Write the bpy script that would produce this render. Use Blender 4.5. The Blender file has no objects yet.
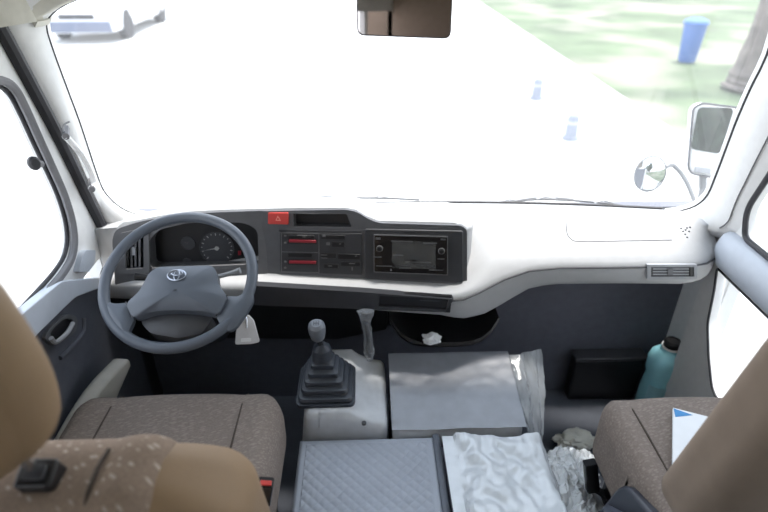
import bpy, bmesh, math, random
from mathutils import Vector, Matrix, noise
from mathutils.geometry import tessellate_polygon
random.seed(7)
S = bpy.context.scene
COL = S.collection
V = Vector
PI = math.pi

# ------------------------------------------------------------------ camera
FPX = 560.0
VPX, VPY = 363.0, -75.0
CAM = V((0, 0, 1.5))
pit = math.atan((256 - VPY) / FPX)
yaw = math.atan((384 - VPX) * math.cos(pit) / FPX)
fw = V((math.sin(yaw) * math.cos(pit), math.cos(yaw) * math.cos(pit), -math.sin(pit)))
rt = V((math.cos(yaw), -math.sin(yaw), 0))
up = rt.cross(fw)
cam = bpy.data.cameras.new('camera')
cam.lens = FPX * 36 / 768
cam.sensor_width = 36
cam.clip_start = 0.02
cam.dof.use_dof = True
cam.dof.focus_distance = 1.3
cam.dof.aperture_fstop = 2.6
co = bpy.data.objects.new('camera', cam)
COL.objects.link(co)
M = Matrix((rt, up, -fw)).transposed().to_4x4()
M.translation = CAM
co.matrix_world = M
S.camera = co

def ray(u, v):
    return fw + rt * ((u - 384) / FPX) + up * ((256 - v) / FPX)
def atY(u, v, y):
    d = ray(u, v); return CAM + d * (y / d.y)
def atZ(u, v, z):
    d = ray(u, v); return CAM + d * ((z - CAM.z) / d.z)
def atX(u, v, x):
    d = ray(u, v); return CAM + d * (x / d.x)

class Frame:
    """a working plane: o origin, ex right, ey up, n towards the cabin"""
    def __init__(s, o, n, hint=V((1, 0, 0))):
        s.o = V(o); s.n = V(n).normalized()
        h = V(hint)
        s.ex = (h - s.n * h.dot(s.n)).normalized()
        s.ey = s.n.cross(s.ex)
    def p(s, a, b, c=0): return s.o + s.ex * a + s.ey * b + s.n * c
    def at(s, u, v, c=0):
        d = ray(u, v); o = s.o + s.n * c
        t = (o - CAM).dot(s.n) / d.dot(s.n)
        q = CAM + d * t - o
        return (q.dot(s.ex), q.dot(s.ey))
    def poly(s, pts, c=0): return [s.at(u, v, c) for u, v in pts]

# ------------------------------------------------------------------ materials
def mat(name, col, rough=0.5, metal=0.0, var=0.06, nscale=40, bump=0.0, bscale=300, spec=0.5, coat=0.0):
    m = bpy.data.materials.new(name); m.use_nodes = True
    nt = m.node_tree; b = nt.nodes['Principled BSDF']
    b.inputs['Roughness'].default_value = rough
    b.inputs['Metallic'].default_value = metal
    b.inputs['Specular IOR Level'].default_value = spec
    b.inputs['Coat Weight'].default_value = coat
    tc = nt.nodes.new('ShaderNodeTexCoord')
    n = nt.nodes.new('ShaderNodeTexNoise'); n.inputs['Scale'].default_value = nscale; n.inputs['Detail'].default_value = 3
    nt.links.new(tc.outputs['Object'], n.inputs['Vector'])
    r = nt.nodes.new('ShaderNodeValToRGB')
    r.color_ramp.elements[0].position = .3; r.color_ramp.elements[1].position = .7
    r.color_ramp.elements[0].color = (*[c * (1 - var) for c in col], 1)
    r.color_ramp.elements[1].color = (*[min(1, c * (1 + var)) for c in col], 1)
    nt.links.new(n.outputs['Fac'], r.inputs['Fac'])
    nt.links.new(r.outputs['Color'], b.inputs['Base Color'])
    if bump:
        n2 = nt.nodes.new('ShaderNodeTexNoise'); n2.inputs['Scale'].default_value = bscale; n2.inputs['Detail'].default_value = 4
        nt.links.new(tc.outputs['Object'], n2.inputs['Vector'])
        bp = nt.nodes.new('ShaderNodeBump'); bp.inputs['Strength'].default_value = bump; bp.inputs['Distance'].default_value = .002
        nt.links.new(n2.outputs['Fac'], bp.inputs['Height'])
        nt.links.new(bp.outputs['Normal'], b.inputs['Normal'])
    return m

def fabric(name, col, light, scale=70, stretch=(1, 3.2, 1), rot=(0, 0, .6), amount=.5, thr=.2):
    m = mat(name, col, .95, var=.12, nscale=220, bump=.35, bscale=700, spec=.15)
    nt = m.node_tree; b = nt.nodes['Principled BSDF']
    old = b.inputs['Base Color'].links[0].from_socket
    tc = nt.nodes.new('ShaderNodeTexCoord')
    mp = nt.nodes.new('ShaderNodeMapping'); mp.inputs['Rotation'].default_value = rot
    mp.vector_type = 'TEXTURE'; mp.inputs['Scale'].default_value = stretch
    nt.links.new(tc.outputs['Object'], mp.inputs['Vector'])
    vo = nt.nodes.new('ShaderNodeTexVoronoi'); vo.inputs['Scale'].default_value = scale; vo.inputs['Randomness'].default_value = .75
    nt.links.new(mp.outputs['Vector'], vo.inputs['Vector'])
    r = nt.nodes.new('ShaderNodeValToRGB')
    r.color_ramp.elements[0].position = thr; r.color_ramp.elements[0].color = (amount,) * 3 + (1,)
    r.color_ramp.elements[1].position = thr + .14; r.color_ramp.elements[1].color = (0, 0, 0, 1)
    nt.links.new(vo.outputs['Distance'], r.inputs['Fac'])
    mx = nt.nodes.new('ShaderNodeMixRGB'); mx.inputs['Color2'].default_value = (*light, 1)
    nt.links.new(r.outputs['Color'], mx.inputs['Fac'])
    nt.links.new(old, mx.inputs['Color1'])
    nt.links.new(mx.outputs['Color'], b.inputs['Base Color'])
    return m

def glassmat(name, tint=(1, 1, 1), haze=0.0, refl=.05):
    m = bpy.data.materials.new(name); m.use_nodes = True
    nt = m.node_tree; nt.nodes.remove(nt.nodes['Principled BSDF'])
    out = nt.nodes['Material Output']
    tr = nt.nodes.new('ShaderNodeBsdfTransparent'); tr.inputs['Color'].default_value = (*tint, 1)
    gl = nt.nodes.new('ShaderNodeBsdfGlossy'); gl.inputs['Roughness'].default_value = .02
    mx = nt.nodes.new('ShaderNodeMixShader'); mx.inputs[0].default_value = refl
    nt.links.new(tr.outputs[0], mx.inputs[1]); nt.links.new(gl.outputs[0], mx.inputs[2])
    last = mx
    if haze:
        tl = nt.nodes.new('ShaderNodeBsdfTranslucent'); tl.inputs['Color'].default_value = (1, 1, 1, 1)
        no = nt.nodes.new('ShaderNodeTexNoise'); no.inputs['Scale'].default_value = 3
        tc = nt.nodes.new('ShaderNodeTexCoord'); nt.links.new(tc.outputs['Object'], no.inputs['Vector'])
        mr = nt.nodes.new('ShaderNodeMapRange'); mr.inputs['To Min'].default_value = haze * .85; mr.inputs['To Max'].default_value = haze * 1.15
        nt.links.new(no.outputs['Fac'], mr.inputs['Value'])
        m2 = nt.nodes.new('ShaderNodeMixShader')
        nt.links.new(mr.outputs[0], m2.inputs[0]); nt.links.new(mx.outputs[0], m2.inputs[1]); nt.links.new(tl.outputs[0], m2.inputs[2])
        last = m2
    nt.links.new(last.outputs[0], out.inputs['Surface'])
    return m

def filmmat(name, col, alpha, rough=.25, bump=.6, bscale=25):
    m = mat(name, col, rough, var=.05, nscale=30, bump=bump, bscale=bscale, spec=.8)
    m.node_tree.nodes['Principled BSDF'].inputs['Alpha'].default_value = alpha
    return m

PAD = mat('dash pad plastic', (.42, .425, .435), .5, bump=.12, bscale=900, var=.03)
DARK = mat('charcoal plastic', (.045, .046, .052), .45, bump=.15, bscale=900)
BLACK = mat('black plastic', (.012, .012, .014), .4)
MID = mat('mid grey plastic', (.10, .102, .11), .5, bump=.15, bscale=900)
FOOT = mat('footwell plastic', (.12, .126, .155), .7, bump=.2, bscale=300)
VINYL = mat('floor vinyl', (.13, .14, .165), .9, spec=.15, bump=.2, bscale=120, var=.12, nscale=9)
WHEEL = mat('steering wheel plastic', (.09, .105, .13), .42, bump=.15, bscale=1100, var=.03)
WHEEL_SEAM = mat('wheel seam dark', (.04, .045, .055), .5)
CHROME = mat('brushed chrome', (.7, .72, .75), .22, metal=1)
EMBLEM = mat('emblem grey chrome', (.33, .36, .42), .3, metal=.8)
PILLAR = mat('pillar trim grey', (.74, .74, .73), .6, bump=.15, bscale=500, var=.03)
CREAM = mat('headliner cream', (.62, .60, .53), .85, bump=.2, bscale=500)
DOORGREY = mat('door capping blue grey', (.50, .54, .60), .5, var=.03, bump=.1, bscale=700)
DOORDARK = mat('door panel dark', (.085, .092, .112), .65, bump=.3, bscale=500)
RUBBER = mat('black rubber', (.03, .03, .035), .55)
SEALGREY = mat('grey window rubber', (.16, .16, .17), .6)
CUSH = fabric('seat cushion fabric', (.222, .184, .160), (.32, .275, .245), scale=170, stretch=(3.2, 1, 1), rot=(0, 0, .35), amount=.5, thr=.28)
BACKF = fabric('seat back patterned fabric', (.27, .205, .16), (.58, .50, .43), scale=105, stretch=(3.6, 1, 1), rot=(0, .52, -.62), amount=.7, thr=.16)
TAN = mat('tan seat vinyl', (.275, .182, .102), .62, bump=.25, bscale=420, var=.05, nscale=12)
TAUPE = mat('taupe seat back cloth', (.25, .192, .146), .8, bump=.25, bscale=500, var=.06, nscale=20)
PIPING = mat('seat seam thread', (.07, .055, .045), .9)
SHELL = mat('beige grey shell plastic', (.40, .39, .35), .55, var=.05)
QUILT = mat('grey vinyl mat', (.33, .36, .415), .5, var=.05, nscale=12)
COVER = mat('engine cover grey', (.55, .57, .60), .5, bump=.15, bscale=600)
BOOT = mat('gear boot rubber', (.034, .040, .052), .42)
KNOB = mat('gear knob grey', (.17, .185, .21), .35)
RED = mat('red plastic', (.62, .06, .05), .4)
REDDIM = mat('dark red slider', (.30, .02, .035), .4)
WHITE = mat('white plastic', (.8, .8, .8), .4)
PAPER = mat('white paper', (.82, .84, .86), .7, var=.02)
BLUEINK = mat('blue ink', (.05, .25, .55), .6)
SCREEN = mat('glossy dark screen', (.015, .014, .015), .12, spec=.6)
MARK = mat('pale print', (.42, .42, .42), .6)
MARKDIM = mat('faint print', (.13, .13, .135), .6)
LCD = mat('pale lcd', (.33, .36, .30), .3)
FILM = filmmat('clear film', (.75, .78, .8), .35, .15)
SHEET = filmmat('silver plastic sheet', (.66, .70, .74), .92, .17, .5, 30)
SHEET2 = filmmat('thin translucent plastic', (.42, .45, .48), .55, .2, .6, 40)
SHEETG = filmmat('grey plastic film', (.22, .235, .27), .95, .25, .25, 14)
BOTTLE = mat('blue bottle plastic', (.36, .76, .86), .25, var=.12, nscale=9)
LABELB = mat('pale blue label', (.35, .68, .78), .4, var=.2, nscale=14)
MIRROR = mat('mirror glass', (.55, .58, .60), .01, metal=1, var=0)
MIRRORD = mat('interior mirror glass', (.62, .58, .58), .01, metal=1, var=0)
WHITEP = mat('white mirror shell', (.8, .8, .8), .35)
ARM = mat('dark grey arm', (.13, .135, .14), .45)
GREYP = mat('grey metal arm', (.35, .36, .38), .45)
GLASS = glassmat('side window glass')
WSGLASS = glassmat('windshield glass', haze=.075)
CARW = mat('white car paint', (.75, .76, .78), .3, coat=.5)
CARD = mat('dark car glass', (.10, .12, .18), .2)
TYRE = mat('tyre rubber', (.03, .03, .035), .8)
BARK = mat('tree bark', (.13, .11, .098), .9, var=.35, nscale=6, bump=.8, bscale=14)
BIN = mat('blue bin plastic', (.05, .14, .40), .45)
STONE = mat('grey bollard', (.20, .22, .27), .7)
KERB = mat('kerb concrete', (.62, .62, .60), .9, var=.1)
ROAD = mat('pale dusty asphalt', (.50, .50, .49), .95, var=.05, nscale=2)

def grassmat():
    m = mat('pale verge grass', (.085, .118, .06), .95, var=.4, nscale=.7, bump=.8, bscale=25)
    nt = m.node_tree; b = nt.nodes['Principled BSDF']
    old = b.inputs['Base Color'].links[0].from_socket
    tc = nt.nodes.new('ShaderNodeTexCoord')
    n = nt.nodes.new('ShaderNodeTexNoise'); n.inputs['Scale'].default_value = .42; n.inputs['Detail'].default_value = 2
    nt.links.new(tc.outputs['Object'], n.inputs['Vector'])
    r = nt.nodes.new('ShaderNodeValToRGB'); r.color_ramp.elements[0].position = .47; r.color_ramp.elements[1].position = .60
    nt.links.new(n.outputs['Fac'], r.inputs['Fac'])
    mx = nt.nodes.new('ShaderNodeMixRGB'); mx.inputs['Color2'].default_value = (.20, .195, .15, 1)
    nt.links.new(r.outputs['Color'], mx.inputs['Fac']); nt.links.new(old, mx.inputs['Color1'])
    nt.links.new(mx.outputs['Color'], b.inputs['Base Color'])
    return m
GRASS = grassmat()

# ------------------------------------------------------------------ builders
def link(name, bm, m, parent=None, bevel=0, sharp=35, seg=2):
    bmesh.ops.recalc_face_normals(bm, faces=bm.faces[:])
    me = bpy.data.meshes.new(name)
    bm.to_mesh(me); bm.free()
    me.materials.append(m)
    for p in me.polygons: p.use_smooth = True
    me.set_sharp_from_angle(angle=math.radians(sharp))
    o = bpy.data.objects.new(name, me)
    COL.objects.link(o)
    if parent is not None:
        o.parent = parent
        # parts are modelled in world space; only an Empty root carries a location
        if parent.type == 'EMPTY': o.matrix_parent_inverse = Matrix.Translation(-parent.location)
    if bevel:
        b = o.modifiers.new('bevel', 'BEVEL'); b.width = bevel; b.segments = seg; b.limit_method = 'ANGLE'
        b.angle_limit = math.radians(30); b.harden_normals = False
    return o

def thing(name, label, cat, loc, group=None):
    o = bpy.data.objects.new(name, None); COL.objects.link(o)
    o.empty_display_size = .05
    o.location = loc; o['label'] = label; o['category'] = cat
    if group: o['group'] = group
    return o
def tag(o, label, cat, group=None):
    o['label'] = label; o['category'] = cat
    if group: o['group'] = group
    return o
def struct(name, bm, m, parent=None, **k):
    o = link(name, bm, m, parent, **k)
    if parent is None: o['kind'] = 'structure'
    return o

def NB(): return bmesh.new()

def prism(bm, outer, F, c0, c1, holes=()):
    loops = [list(outer)] + [list(h) for h in holes]
    tris = tessellate_polygon([[V((a, b, 0)) for a, b in l] for l in loops]) if holes else None
    flat = [q for l in loops for q in l]
    va = [bm.verts.new(F.p(a, b, c0)) for a, b in flat]
    vb = [bm.verts.new(F.p(a, b, c1)) for a, b in flat]
    if holes:
        for t in tris:
            try:
                bm.faces.new([va[i] for i in t]); bm.faces.new([vb[i] for i in reversed(t)])
            except ValueError: pass
    else:
        bm.faces.new(va); bm.faces.new(list(reversed(vb)))
    k = 0
    for l in loops:
        n = len(l)
        for i in range(n):
            j = (i + 1) % n
            bm.faces.new([va[k + i], va[k + j], vb[k + j], vb[k + i]])
        k += n
    return bm

def rpoly(pts, r, n=5):
    out = []
    N = len(pts)
    rs = r if isinstance(r, (list, tuple)) else [r] * N
    for i in range(N):
        p = V(pts[i]); a = V(pts[i - 1]); b = V(pts[(i + 1) % N])
        da = (a - p); db = (b - p)
        rr = min(rs[i], da.length * .48, db.length * .48)
        if rr < 1e-6: out.append(tuple(p)); continue
        p0 = p + da.normalized() * rr; p1 = p + db.normalized() * rr
        for k in range(n + 1):
            t = k / n
            q = p0 * (1 - t) ** 2 + p * 2 * t * (1 - t) + p1 * t * t
            out.append(tuple(q))
    return out

def rect(a0, b0, a1, b1): return [(a0, b0), (a1, b0), (a1, b1), (a0, b1)]

def box(bm, x0, x1, y0, y1, z0, z1):
    vs = [bm.verts.new((x, y, z)) for x in (x0, x1) for y in (y0, y1) for z in (z0, z1)]
    for f in ((0, 1, 3, 2), (4, 6, 7, 5), (0, 4, 5, 1), (2, 3, 7, 6), (0, 2, 6, 4), (1, 5, 7, 3)):
        bm.faces.new([vs[i] for i in f])
    return bm

def loft(bm, stations, closed=True, caps=True):
    rows = [[bm.verts.new(p) for p in st] for st in stations]
    n = len(rows[0])
    for a, b in zip(rows, rows[1:]):
        for i in range(n if closed else n - 1):
            j = (i + 1) % n
            bm.faces.new([a[i], a[j], b[j], b[i]])
    if caps and closed:
        bm.faces.new(list(reversed(rows[0]))); bm.faces.new(rows[-1])
    return bm

def tube(bm, path, r, seg=8, closed=False, flat=1.0, hint=None):
    path = [V(p) for p in path]; n = len(path)
    rs = r if isinstance(r, (list, tuple)) else [r] * n
    rows = []; prev = None
    for i in range(n):
        if closed: d = path[(i + 1) % n] - path[i - 1]
        else: d = path[min(i + 1, n - 1)] - path[max(i - 1, 0)]
        d.normalize()
        if prev is None:
            h = V(hint) if hint else (V((0, 0, 1)) if abs(d.z) < .9 else V((0, 1, 0)))
            e = h - d * h.dot(d)
        else: e = prev - d * prev.dot(d)
        e.normalize(); prev = e
        f = d.cross(e)
        rows.append([bm.verts.new(path[i] + (e * math.cos(2 * PI * k / seg) * flat + f * math.sin(2 * PI * k / seg)) * rs[i]) for k in range(seg)])
    m = n if closed else n - 1
    for i in range(m):
        a, b = rows[i], rows[(i + 1) % n]
        for k in range(seg):
            j = (k + 1) % seg
            bm.faces.new([a[k], a[j], b[j], b[k]])
    if not closed:
        bm.faces.new(list(reversed(rows[0]))); bm.faces.new(rows[-1])
    return bm

def spline(pts, n=6, closed=False):
    pts = [V(p) for p in pts]; N = len(pts); out = []
    rng = N if closed else N - 1
    for i in range(rng):
        if closed: p0, p1, p2, p3 = pts[i - 1], pts[i], pts[(i + 1) % N], pts[(i + 2) % N]
        else: p0, p1, p2, p3 = pts[max(i - 1, 0)], pts[i], pts[i + 1], pts[min(i + 2, N - 1)]
        for k in range(n):
            t = k / n
            out.append(.5 * ((2 * p1) + (p2 - p0) * t + (2 * p0 - 5 * p1 + 4 * p2 - p3) * t * t + (3 * p1 - p0 - 3 * p2 + p3) * t ** 3))
    if not closed: out.append(pts[-1])
    return out

def lathe(bm, prof, F, seg=24, a=0, b=0, sx=1, sy=1):
    rows = []
    for r, h in prof:
        if r < 1e-6: rows.append([bm.verts.new(F.p(a, b, h))])
        else: rows.append([bm.verts.new(F.p(a + r * sx * math.cos(2 * PI * k / seg), b + r * sy * math.sin(2 * PI * k / seg), h)) for k in range(seg)])
    for p, q in zip(rows, rows[1:]):
        for k in range(seg):
            j = (k + 1) % seg
            if len(p) == 1 and len(q) == 1: continue
            if len(p) == 1: bm.faces.new([p[0], q[k], q[j]])
            elif len(q) == 1: bm.faces.new([p[k], p[j], q[0]])
            else: bm.faces.new([p[k], p[j], q[j], q[k]])
    return bm

def rbox(bm, c, h, r, n=10, fn=None):
    """rounded box with n divisions per edge; fn(local unit coords, point) -> point"""
    c = V(c); h = V(h)
    tmp = {}
    def vert(p):
        key = (round(p[0], 5), round(p[1], 5), round(p[2], 5))
        if key in tmp: return tmp[key]
        P = V((p[0] * h.x, p[1] * h.y, p[2] * h.z))
        inn = V([max(-h[i] + r, min(h[i] - r, P[i])) for i in range(3)])
        d = P - inn
        if d.length > 1e-9: P = inn + d.normalized() * r
        P = P + c
        if fn: P = fn(V(p), P)
        tmp[key] = bm.verts.new(P)
        return tmp[key]
    g = [math.sin((-1 + 2 * i / n) * PI / 2) * .35 + (-1 + 2 * i / n) * .65 for i in range(n + 1)]
    for ax in range(3):
        for sgn in (-1, 1):
            for i in range(n):
                for j in range(n):
                    q = []
                    for a, b in ((i, j), (i + 1, j), (i + 1, j + 1), (i, j + 1)):
                        p = [0, 0, 0]; p[ax] = sgn; p[(ax + 1) % 3] = g[a]; p[(ax + 2) % 3] = g[b]
                        q.append(vert(p))
                    bm.faces.new(q)
    return bm

def grid(bm, nu, nv, fn):
    rows = [[bm.verts.new(fn(i / nu, j / nv)) for j in range(nv + 1)] for i in range(nu + 1)]
    for i in range(nu):
        for j in range(nv):
            bm.faces.new([rows[i][j], rows[i + 1][j], rows[i + 1][j + 1], rows[i][j + 1]])
    return bm

def interp(tab, x):
    if x <= tab[0][0]: return tab[0][1]
    for (a, p), (b, q) in zip(tab, tab[1:]):
        if x <= b:
            t = (x - a) / (b - a); t = t * t * (3 - 2 * t)
            return p + (q - p) * t
    return tab[-1][1]

def lin(tab, x):
    if x <= tab[0][0]: return tab[0][1]
    for (a, p), (b, q) in zip(tab, tab[1:]):
        if x <= b: return p + (q - p) * (x - a) / max(b - a, 1e-6)
    return tab[-1][1]

# ------------------------------------------------------------------ windshield surface
XC = .12
def yws(x, z): return 1.535 - .085 * ((x - XC) / .85) ** 2 - .17 * (z - .78)
def WS(u, v):
    d = ray(u, v); t = 1.4
    for _ in range(30):
        P = CAM + d * t
        t += (yws(P.x, P.z) - P.y) / (d.y + .17 * d.z) * .8
    return CAM + d * t

left_edge = [WS(u, v) for u, v in ((150, 217), (133, 214), (117, 206), (103, 191), (95, 171), (87, 147), (78, 120), (60, 72), (50, 44), (46, 30), (47, 19), (62, 6), (95, -8))]
right_edge = [WS(u, v) for u, v in ((668, 213), (683, 211), (697, 206), (708, 196), (716, 178), (727, 149), (738, 120), (752, 88), (768, 55), (800, -30))]
right_edge.append(V((1.03, yws(1.03, 1.69), 1.69)))

bm = NB()
def gl(i, j):
    x = -.86 + i * 1.96; z = .757 + j * 1.043
    return V((x, yws(x, z) + .012, z))
grid(bm, 24, 12, gl)
w1 = struct('window_1', bm, WSGLASS); w1['label'] = 'wide curved windshield above the dashboard'
# thin black gasket round the glass
bm = NB(); tube(bm, spline([p + V((0, .004, 0)) for p in left_edge], 5), .0022, 6)
link('gasket', bm, RUBBER, w1)
bm = NB(); tube(bm, spline([p + V((0, .004, 0)) for p in right_edge], 5), .0035, 6)
link('gasket', bm, RUBBER, w1)
bm = NB(); tube(bm, [V((x / 100, yws(x / 100, .778) + .002, .778)) for x in range(-68, 92, 5)], .004, 6)
link('gasket', bm, RUBBER, w1)

# A pillars: from the door shut line to the glass edge
def pillar(edge, doorline, side):
    bm = NB(); st = []
    N = 26
    E_ = spline(edge, 8); D_ = spline(doorline, 8)
    for i in range(N + 1):
        t = i / N
        e = E_[min(int(t * (len(E_) - 1)), len(E_) - 1)]
        d = D_[min(int(t * (len(D_) - 1)), len(D_) - 1)]
        mid1 = d.lerp(e, .35) + V((-side * .012, -.014, 0))
        mid2 = d.lerp(e, .75) + V((-side * .008, -.012, 0))
        st.append([d + V((side * .03, .0, 0)), d, mid1, mid2, e, e + V((side * .004, .03, 0)), e + V((side * .09, .03, 0))])
    loft(bm, st)
    return bm
dl = [atX(u, v, -.75) for u, v in ((112, 250), (107, 238), (98, 218), (88, 198), (70, 160), (50, 120), (25, 73), (5, 36), (-5, 18), (-25, -20), (-40, -50))]
bm = pillar(left_edge, dl, -1)
t1 = struct('trim_1', bm, PILLAR, sharp=60); t1['label'] = 'pale grey windshield pillar beside the driver'
dr = [atX(u, v, .985) for u, v in ((718, 238), (728, 236), (736, 232), (741, 226), (746, 210), (755, 194), (765, 176), (785, 140), (810, 95), (850, 20))] + [V((.985, 1.19, 1.69))]
bm = pillar(right_edge, dr, 1)
t2 = struct('trim_2', bm, PILLAR, sharp=60); t2['label'] = 'pale grey windshield pillar beside the passenger'
bm = NB()
tube(bm, spline([a.lerp(b, .72) + V((-.012, -.012, 0)) for a, b in zip(spline(right_edge, 6)[10:50:4], spline(dr, 6)[10:50:4])], 3), .0018, 6)
link('seam_line', bm, SEALGREY, t2)

# header above the glass
hl = [V((-.86, 1.26, 1.318)), atX(0, 25, -.75) + V((0, .03, 0))] + left_edge[9:]
bm = NB(); st = []
top = [V((-.86, 1.20, 1.328)), V((-.80, 1.215, 1.326)), V((-.728, 1.245, 1.322)), V((-.700, 1.345, 1.320)), left_edge[9] + V((.004, -.016, .010)), left_edge[10] + V((.002, -.012, .008))] + left_edge[11:] + [V((x, yws(x, 1.66), 1.66)) for x in (-.3, .12, .6, .9, 1.1)]
for p in top:
    st.append([p, p + V((0, -.034, .002)), p + V((0, -.06, .06)), V((p.x, p.y - .10, 1.86)), V((p.x, p.y + .06, 1.86)), p + V((0, .03, .0))])
loft(bm, st)
t3 = struct('trim_3', bm, CREAM, sharp=60)

# ------------------------------------------------------------------ cab shell
XL, XR = -.75, .985
bm = NB(); box(bm, -1.0, 1.25, -3.2, 1.60, -.06, 0); struct('floor', bm, VINYL)
bm = NB(); box(bm, -1.0, 1.25, -3.2, 1.40, 1.86, 1.90); struct('ceiling', bm, CREAM)
bm = NB(); box(bm, -.80, 1.06, 1.53, 1.57, -.02, .755); struct('wall_front', bm, FOOT)
bm = NB(); box(bm, -1.0, 1.25, -3.2, -3.1, 0, 1.86); struct('wall_back', bm, TAUPE)

class SideF(Frame):
    pass
FLd = Frame((XL, 0, 0), (1, 0, 0), hint=(0, 1, 0))     # a=y, b=? 
# FLd: n=+x, ex=+y, ey=n x ex = +z
win_l = spline([V((y, z, 0)) for y, z in ((.22, .775), (.7, .774), (1.05, .764), (1.20, .766), (1.262, .79), (1.291, .845), (1.295, .92), (1.282, 1.0), (1.266, 1.08), (1.253, 1.15), (1.236, 1.20), (1.195, 1.226), (1.1, 1.232), (.7, 1.25), (.22, 1.25))], 5)
win_l = [(p.x, p.y) for p in win_l]
dline = [(p.y, p.z) for p in dl]
# door shell: light upper frame with the opening
outer = [(-.0, .70), (1.42, .70)] + [(y - .012, z) for y, z in dline if z > .72] + [(.9, 1.60), (-.0, 1.60)]
bm = NB(); prism(bm, outer, FLd, -.03, .0, holes=[win_l])
d1 = struct('door_1', bm, PILLAR, bevel=.004); d1['label'] = "pale driver's door with its window and dark lower panel"
P_ = lambda pts, c=0: FLd.poly(pts, c)
lp = [(.0, .0), (1.44, .0), (1.44, .60)] + P_([(108, 284), (97, 284), (64, 290)]) + [(.98, .70), (.0, .70)]
bm = NB(); prism(bm, lp, FLd, -.02, .003); link('lower_panel', bm, DOORDARK, d1, bevel=.002)
# capping band under the window sill
capo = [(.0, .768)] + P_([(20, 316), (62, 281), (84, 279), (106, 277), (103, 287), (76, 297), (40, 332), (14, 360)], .016) + [(.0, .64)]
bm = NB(); prism(bm, rpoly(capo, .02, 3), FLd, -.01, .016)
link('capping', bm, DOORGREY, d1, bevel=.008, seg=3)
bm = NB(); prism(bm, rpoly(P_([(79, 272), (83, 257), (86, 250), (96, 250), (95, 262), (89, 272)], .016), .008), FLd, .0, .016)
link('corner_cover', bm, DOORGREY, d1, bevel=.004)
# handle: bezel with hollow, lever
hb = P_([(44, 338), (50, 328), (67, 313), (78, 317), (77, 331), (56, 347)], .012)
hcx, hcy = sum(q_[0] for q_ in hb) / 6, sum(q_[1] for q_ in hb) / 6
hi = rpoly([(a + (hcx - a) * .28, b + (hcy - b) * .28) for a, b in hb], .02, 4)
bm = NB(); prism(bm, rpoly(hb, .025, 5), FLd, -.002, .012, holes=[hi]); hz = link('handle_bezel', bm, MID, d1, bevel=.003)
bm = NB(); prism(bm, hi, FLd, .0, .005); link('handle_recess', bm, BLACK, hz)
bm = NB(); tube(bm, spline([FLd.p(*FLd.at(u, v, .018), .018) for u, v in ((51, 338), (56, 342), (67, 333), (73, 323))], 5), .0055, 8); link('door_lever', bm, GREYP, d1)
bm = NB(); tube(bm, spline([FLd.p(*FLd.at(u, v, .006), .006) for u, v in ((60, 358), (72, 346), (83, 332), (84, 318))], 5), .006, 8); link('pull_edge', bm, DOORDARK, d1)
# window pane and rubber runs
w2 = NB(); prism(w2, rect(.20, .752, 1.31, 1.27), FLd, -.022, -.018); w2 = struct('window_2', w2, GLASS); w2['label'] = "driver's side window"
bm = NB(); tube(bm, [V((XL + .0, a, b)) for a, b in win_l], .0095, 8, closed=True); link('window_rubber', bm, SEALGREY, w2)
bm = NB(); tube(bm, [V((XL - .014, 1.115 + (a - 1.115) * .978, 1.0 + (b - 1.0) * .955)) for a, b in win_l], .0055, 8, closed=True); link('inner_rubber', bm, RUBBER, w2)
# weather strip between door and pillar
bm = NB(); tube(bm, spline([V((XL + .006, y - .012, z)) for y, z in dline], 5), .0165, 10); ws_ = link('door_weatherstrip', bm, RUBBER)
ws_['kind'] = 'structure'
# window latch knob
F = Frame(atX(38, 161, XL + .012), (.9, -.45, 0), hint=(0, 1, .2))
lk = thing('window_latch', 'small black round latch knob at the front edge of the driver window', 'latch', F.o)
bm = NB(); c = atX(33, 163, XL + .02)
FK = Frame(c, (1, -.7, .1), hint=(0, 1, 0))
lathe(bm, [(0, -.004), (.010, -.004), (.0125, 0), (.0125, .008), (.009, .012), (0, .012)], FK, 18, sy=1.25); link('knob', bm, RUBBER, lk)
bm = NB(); tube(bm, [c, c + V((-.004, .012, .0)), atX(41, 164, XL + .004)], [.007, .006, .008], 8); link('stem', bm, SEALGREY, lk)
# grab handle on the pillar
gp = [atX(u, v, -.695) for u, v in ((65, 136), (71, 142), (81, 154), (89, 168), (94, 182), (91, 189))]
gh = thing('grab_handle', 'curved white grab handle with grey end caps on the driver side pillar', 'handle', gp[0])
bm = NB(); tube(bm, spline(gp, 6), .0075, 10); link('grip', bm, WHITE, gh)
for q in (gp[0], gp[-1]):
    bm = NB(); tube(bm, [q + V((.004, -.004, 0)), q + V((-.02, .05, .002))], [.008, .009], 8); link('end_cap', bm, SEALGREY, gh)
bm = NB(); tube(bm, spline([gp[0] + V((-.006, .01, 0)), gp[0] + V((-.004, .014, .02)), gp[0] + V((.01, .02, .028))], 4), .0022, 6); link('coat_hook', bm, GREYP, gh)

# right side: passenger door with upper and lower glass
FRd = Frame((XR, 0, 0), (-1, 0, 0), hint=(0, -1, 0))   # a=-y, b=z
win_r = rpoly([(-.15, .795), (-1.255, .795), (-1.285, .86), (-1.20, 1.14), (-1.12, 1.25), (-.15, 1.25)], [.02, .02, .04, .06, .06, .02], 5)
low_r = rpoly([(-.45, .34), (-1.16, .34), (-1.225, .42), (-1.275, .50), (-1.295, .60), (-1.315, .665), (-.45, .665)], [.03, .03, .02, .02, .02, .01, .03], 4)
bm = NB()
prism(bm, [(0.0, 0.0), (-1.36, 0.0), (-1.36, .70), (-1.50, .71), (-1.50, .745), (-1.43, .80), (-1.34, .93), (-1.20, 1.30), (-.9, 1.62), (0, 1.62)], FRd, -.03, 0, holes=[win_r, low_r])
d2 = struct('door_2', bm, PILLAR, bevel=.004); d2['label'] = 'pale passenger door with glass above and below its rail'
bm = NB()
prof = [(.0, .79), (.028, .775), (.042, .745), (.036, .70), (.0, .675)]
st = []
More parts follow.
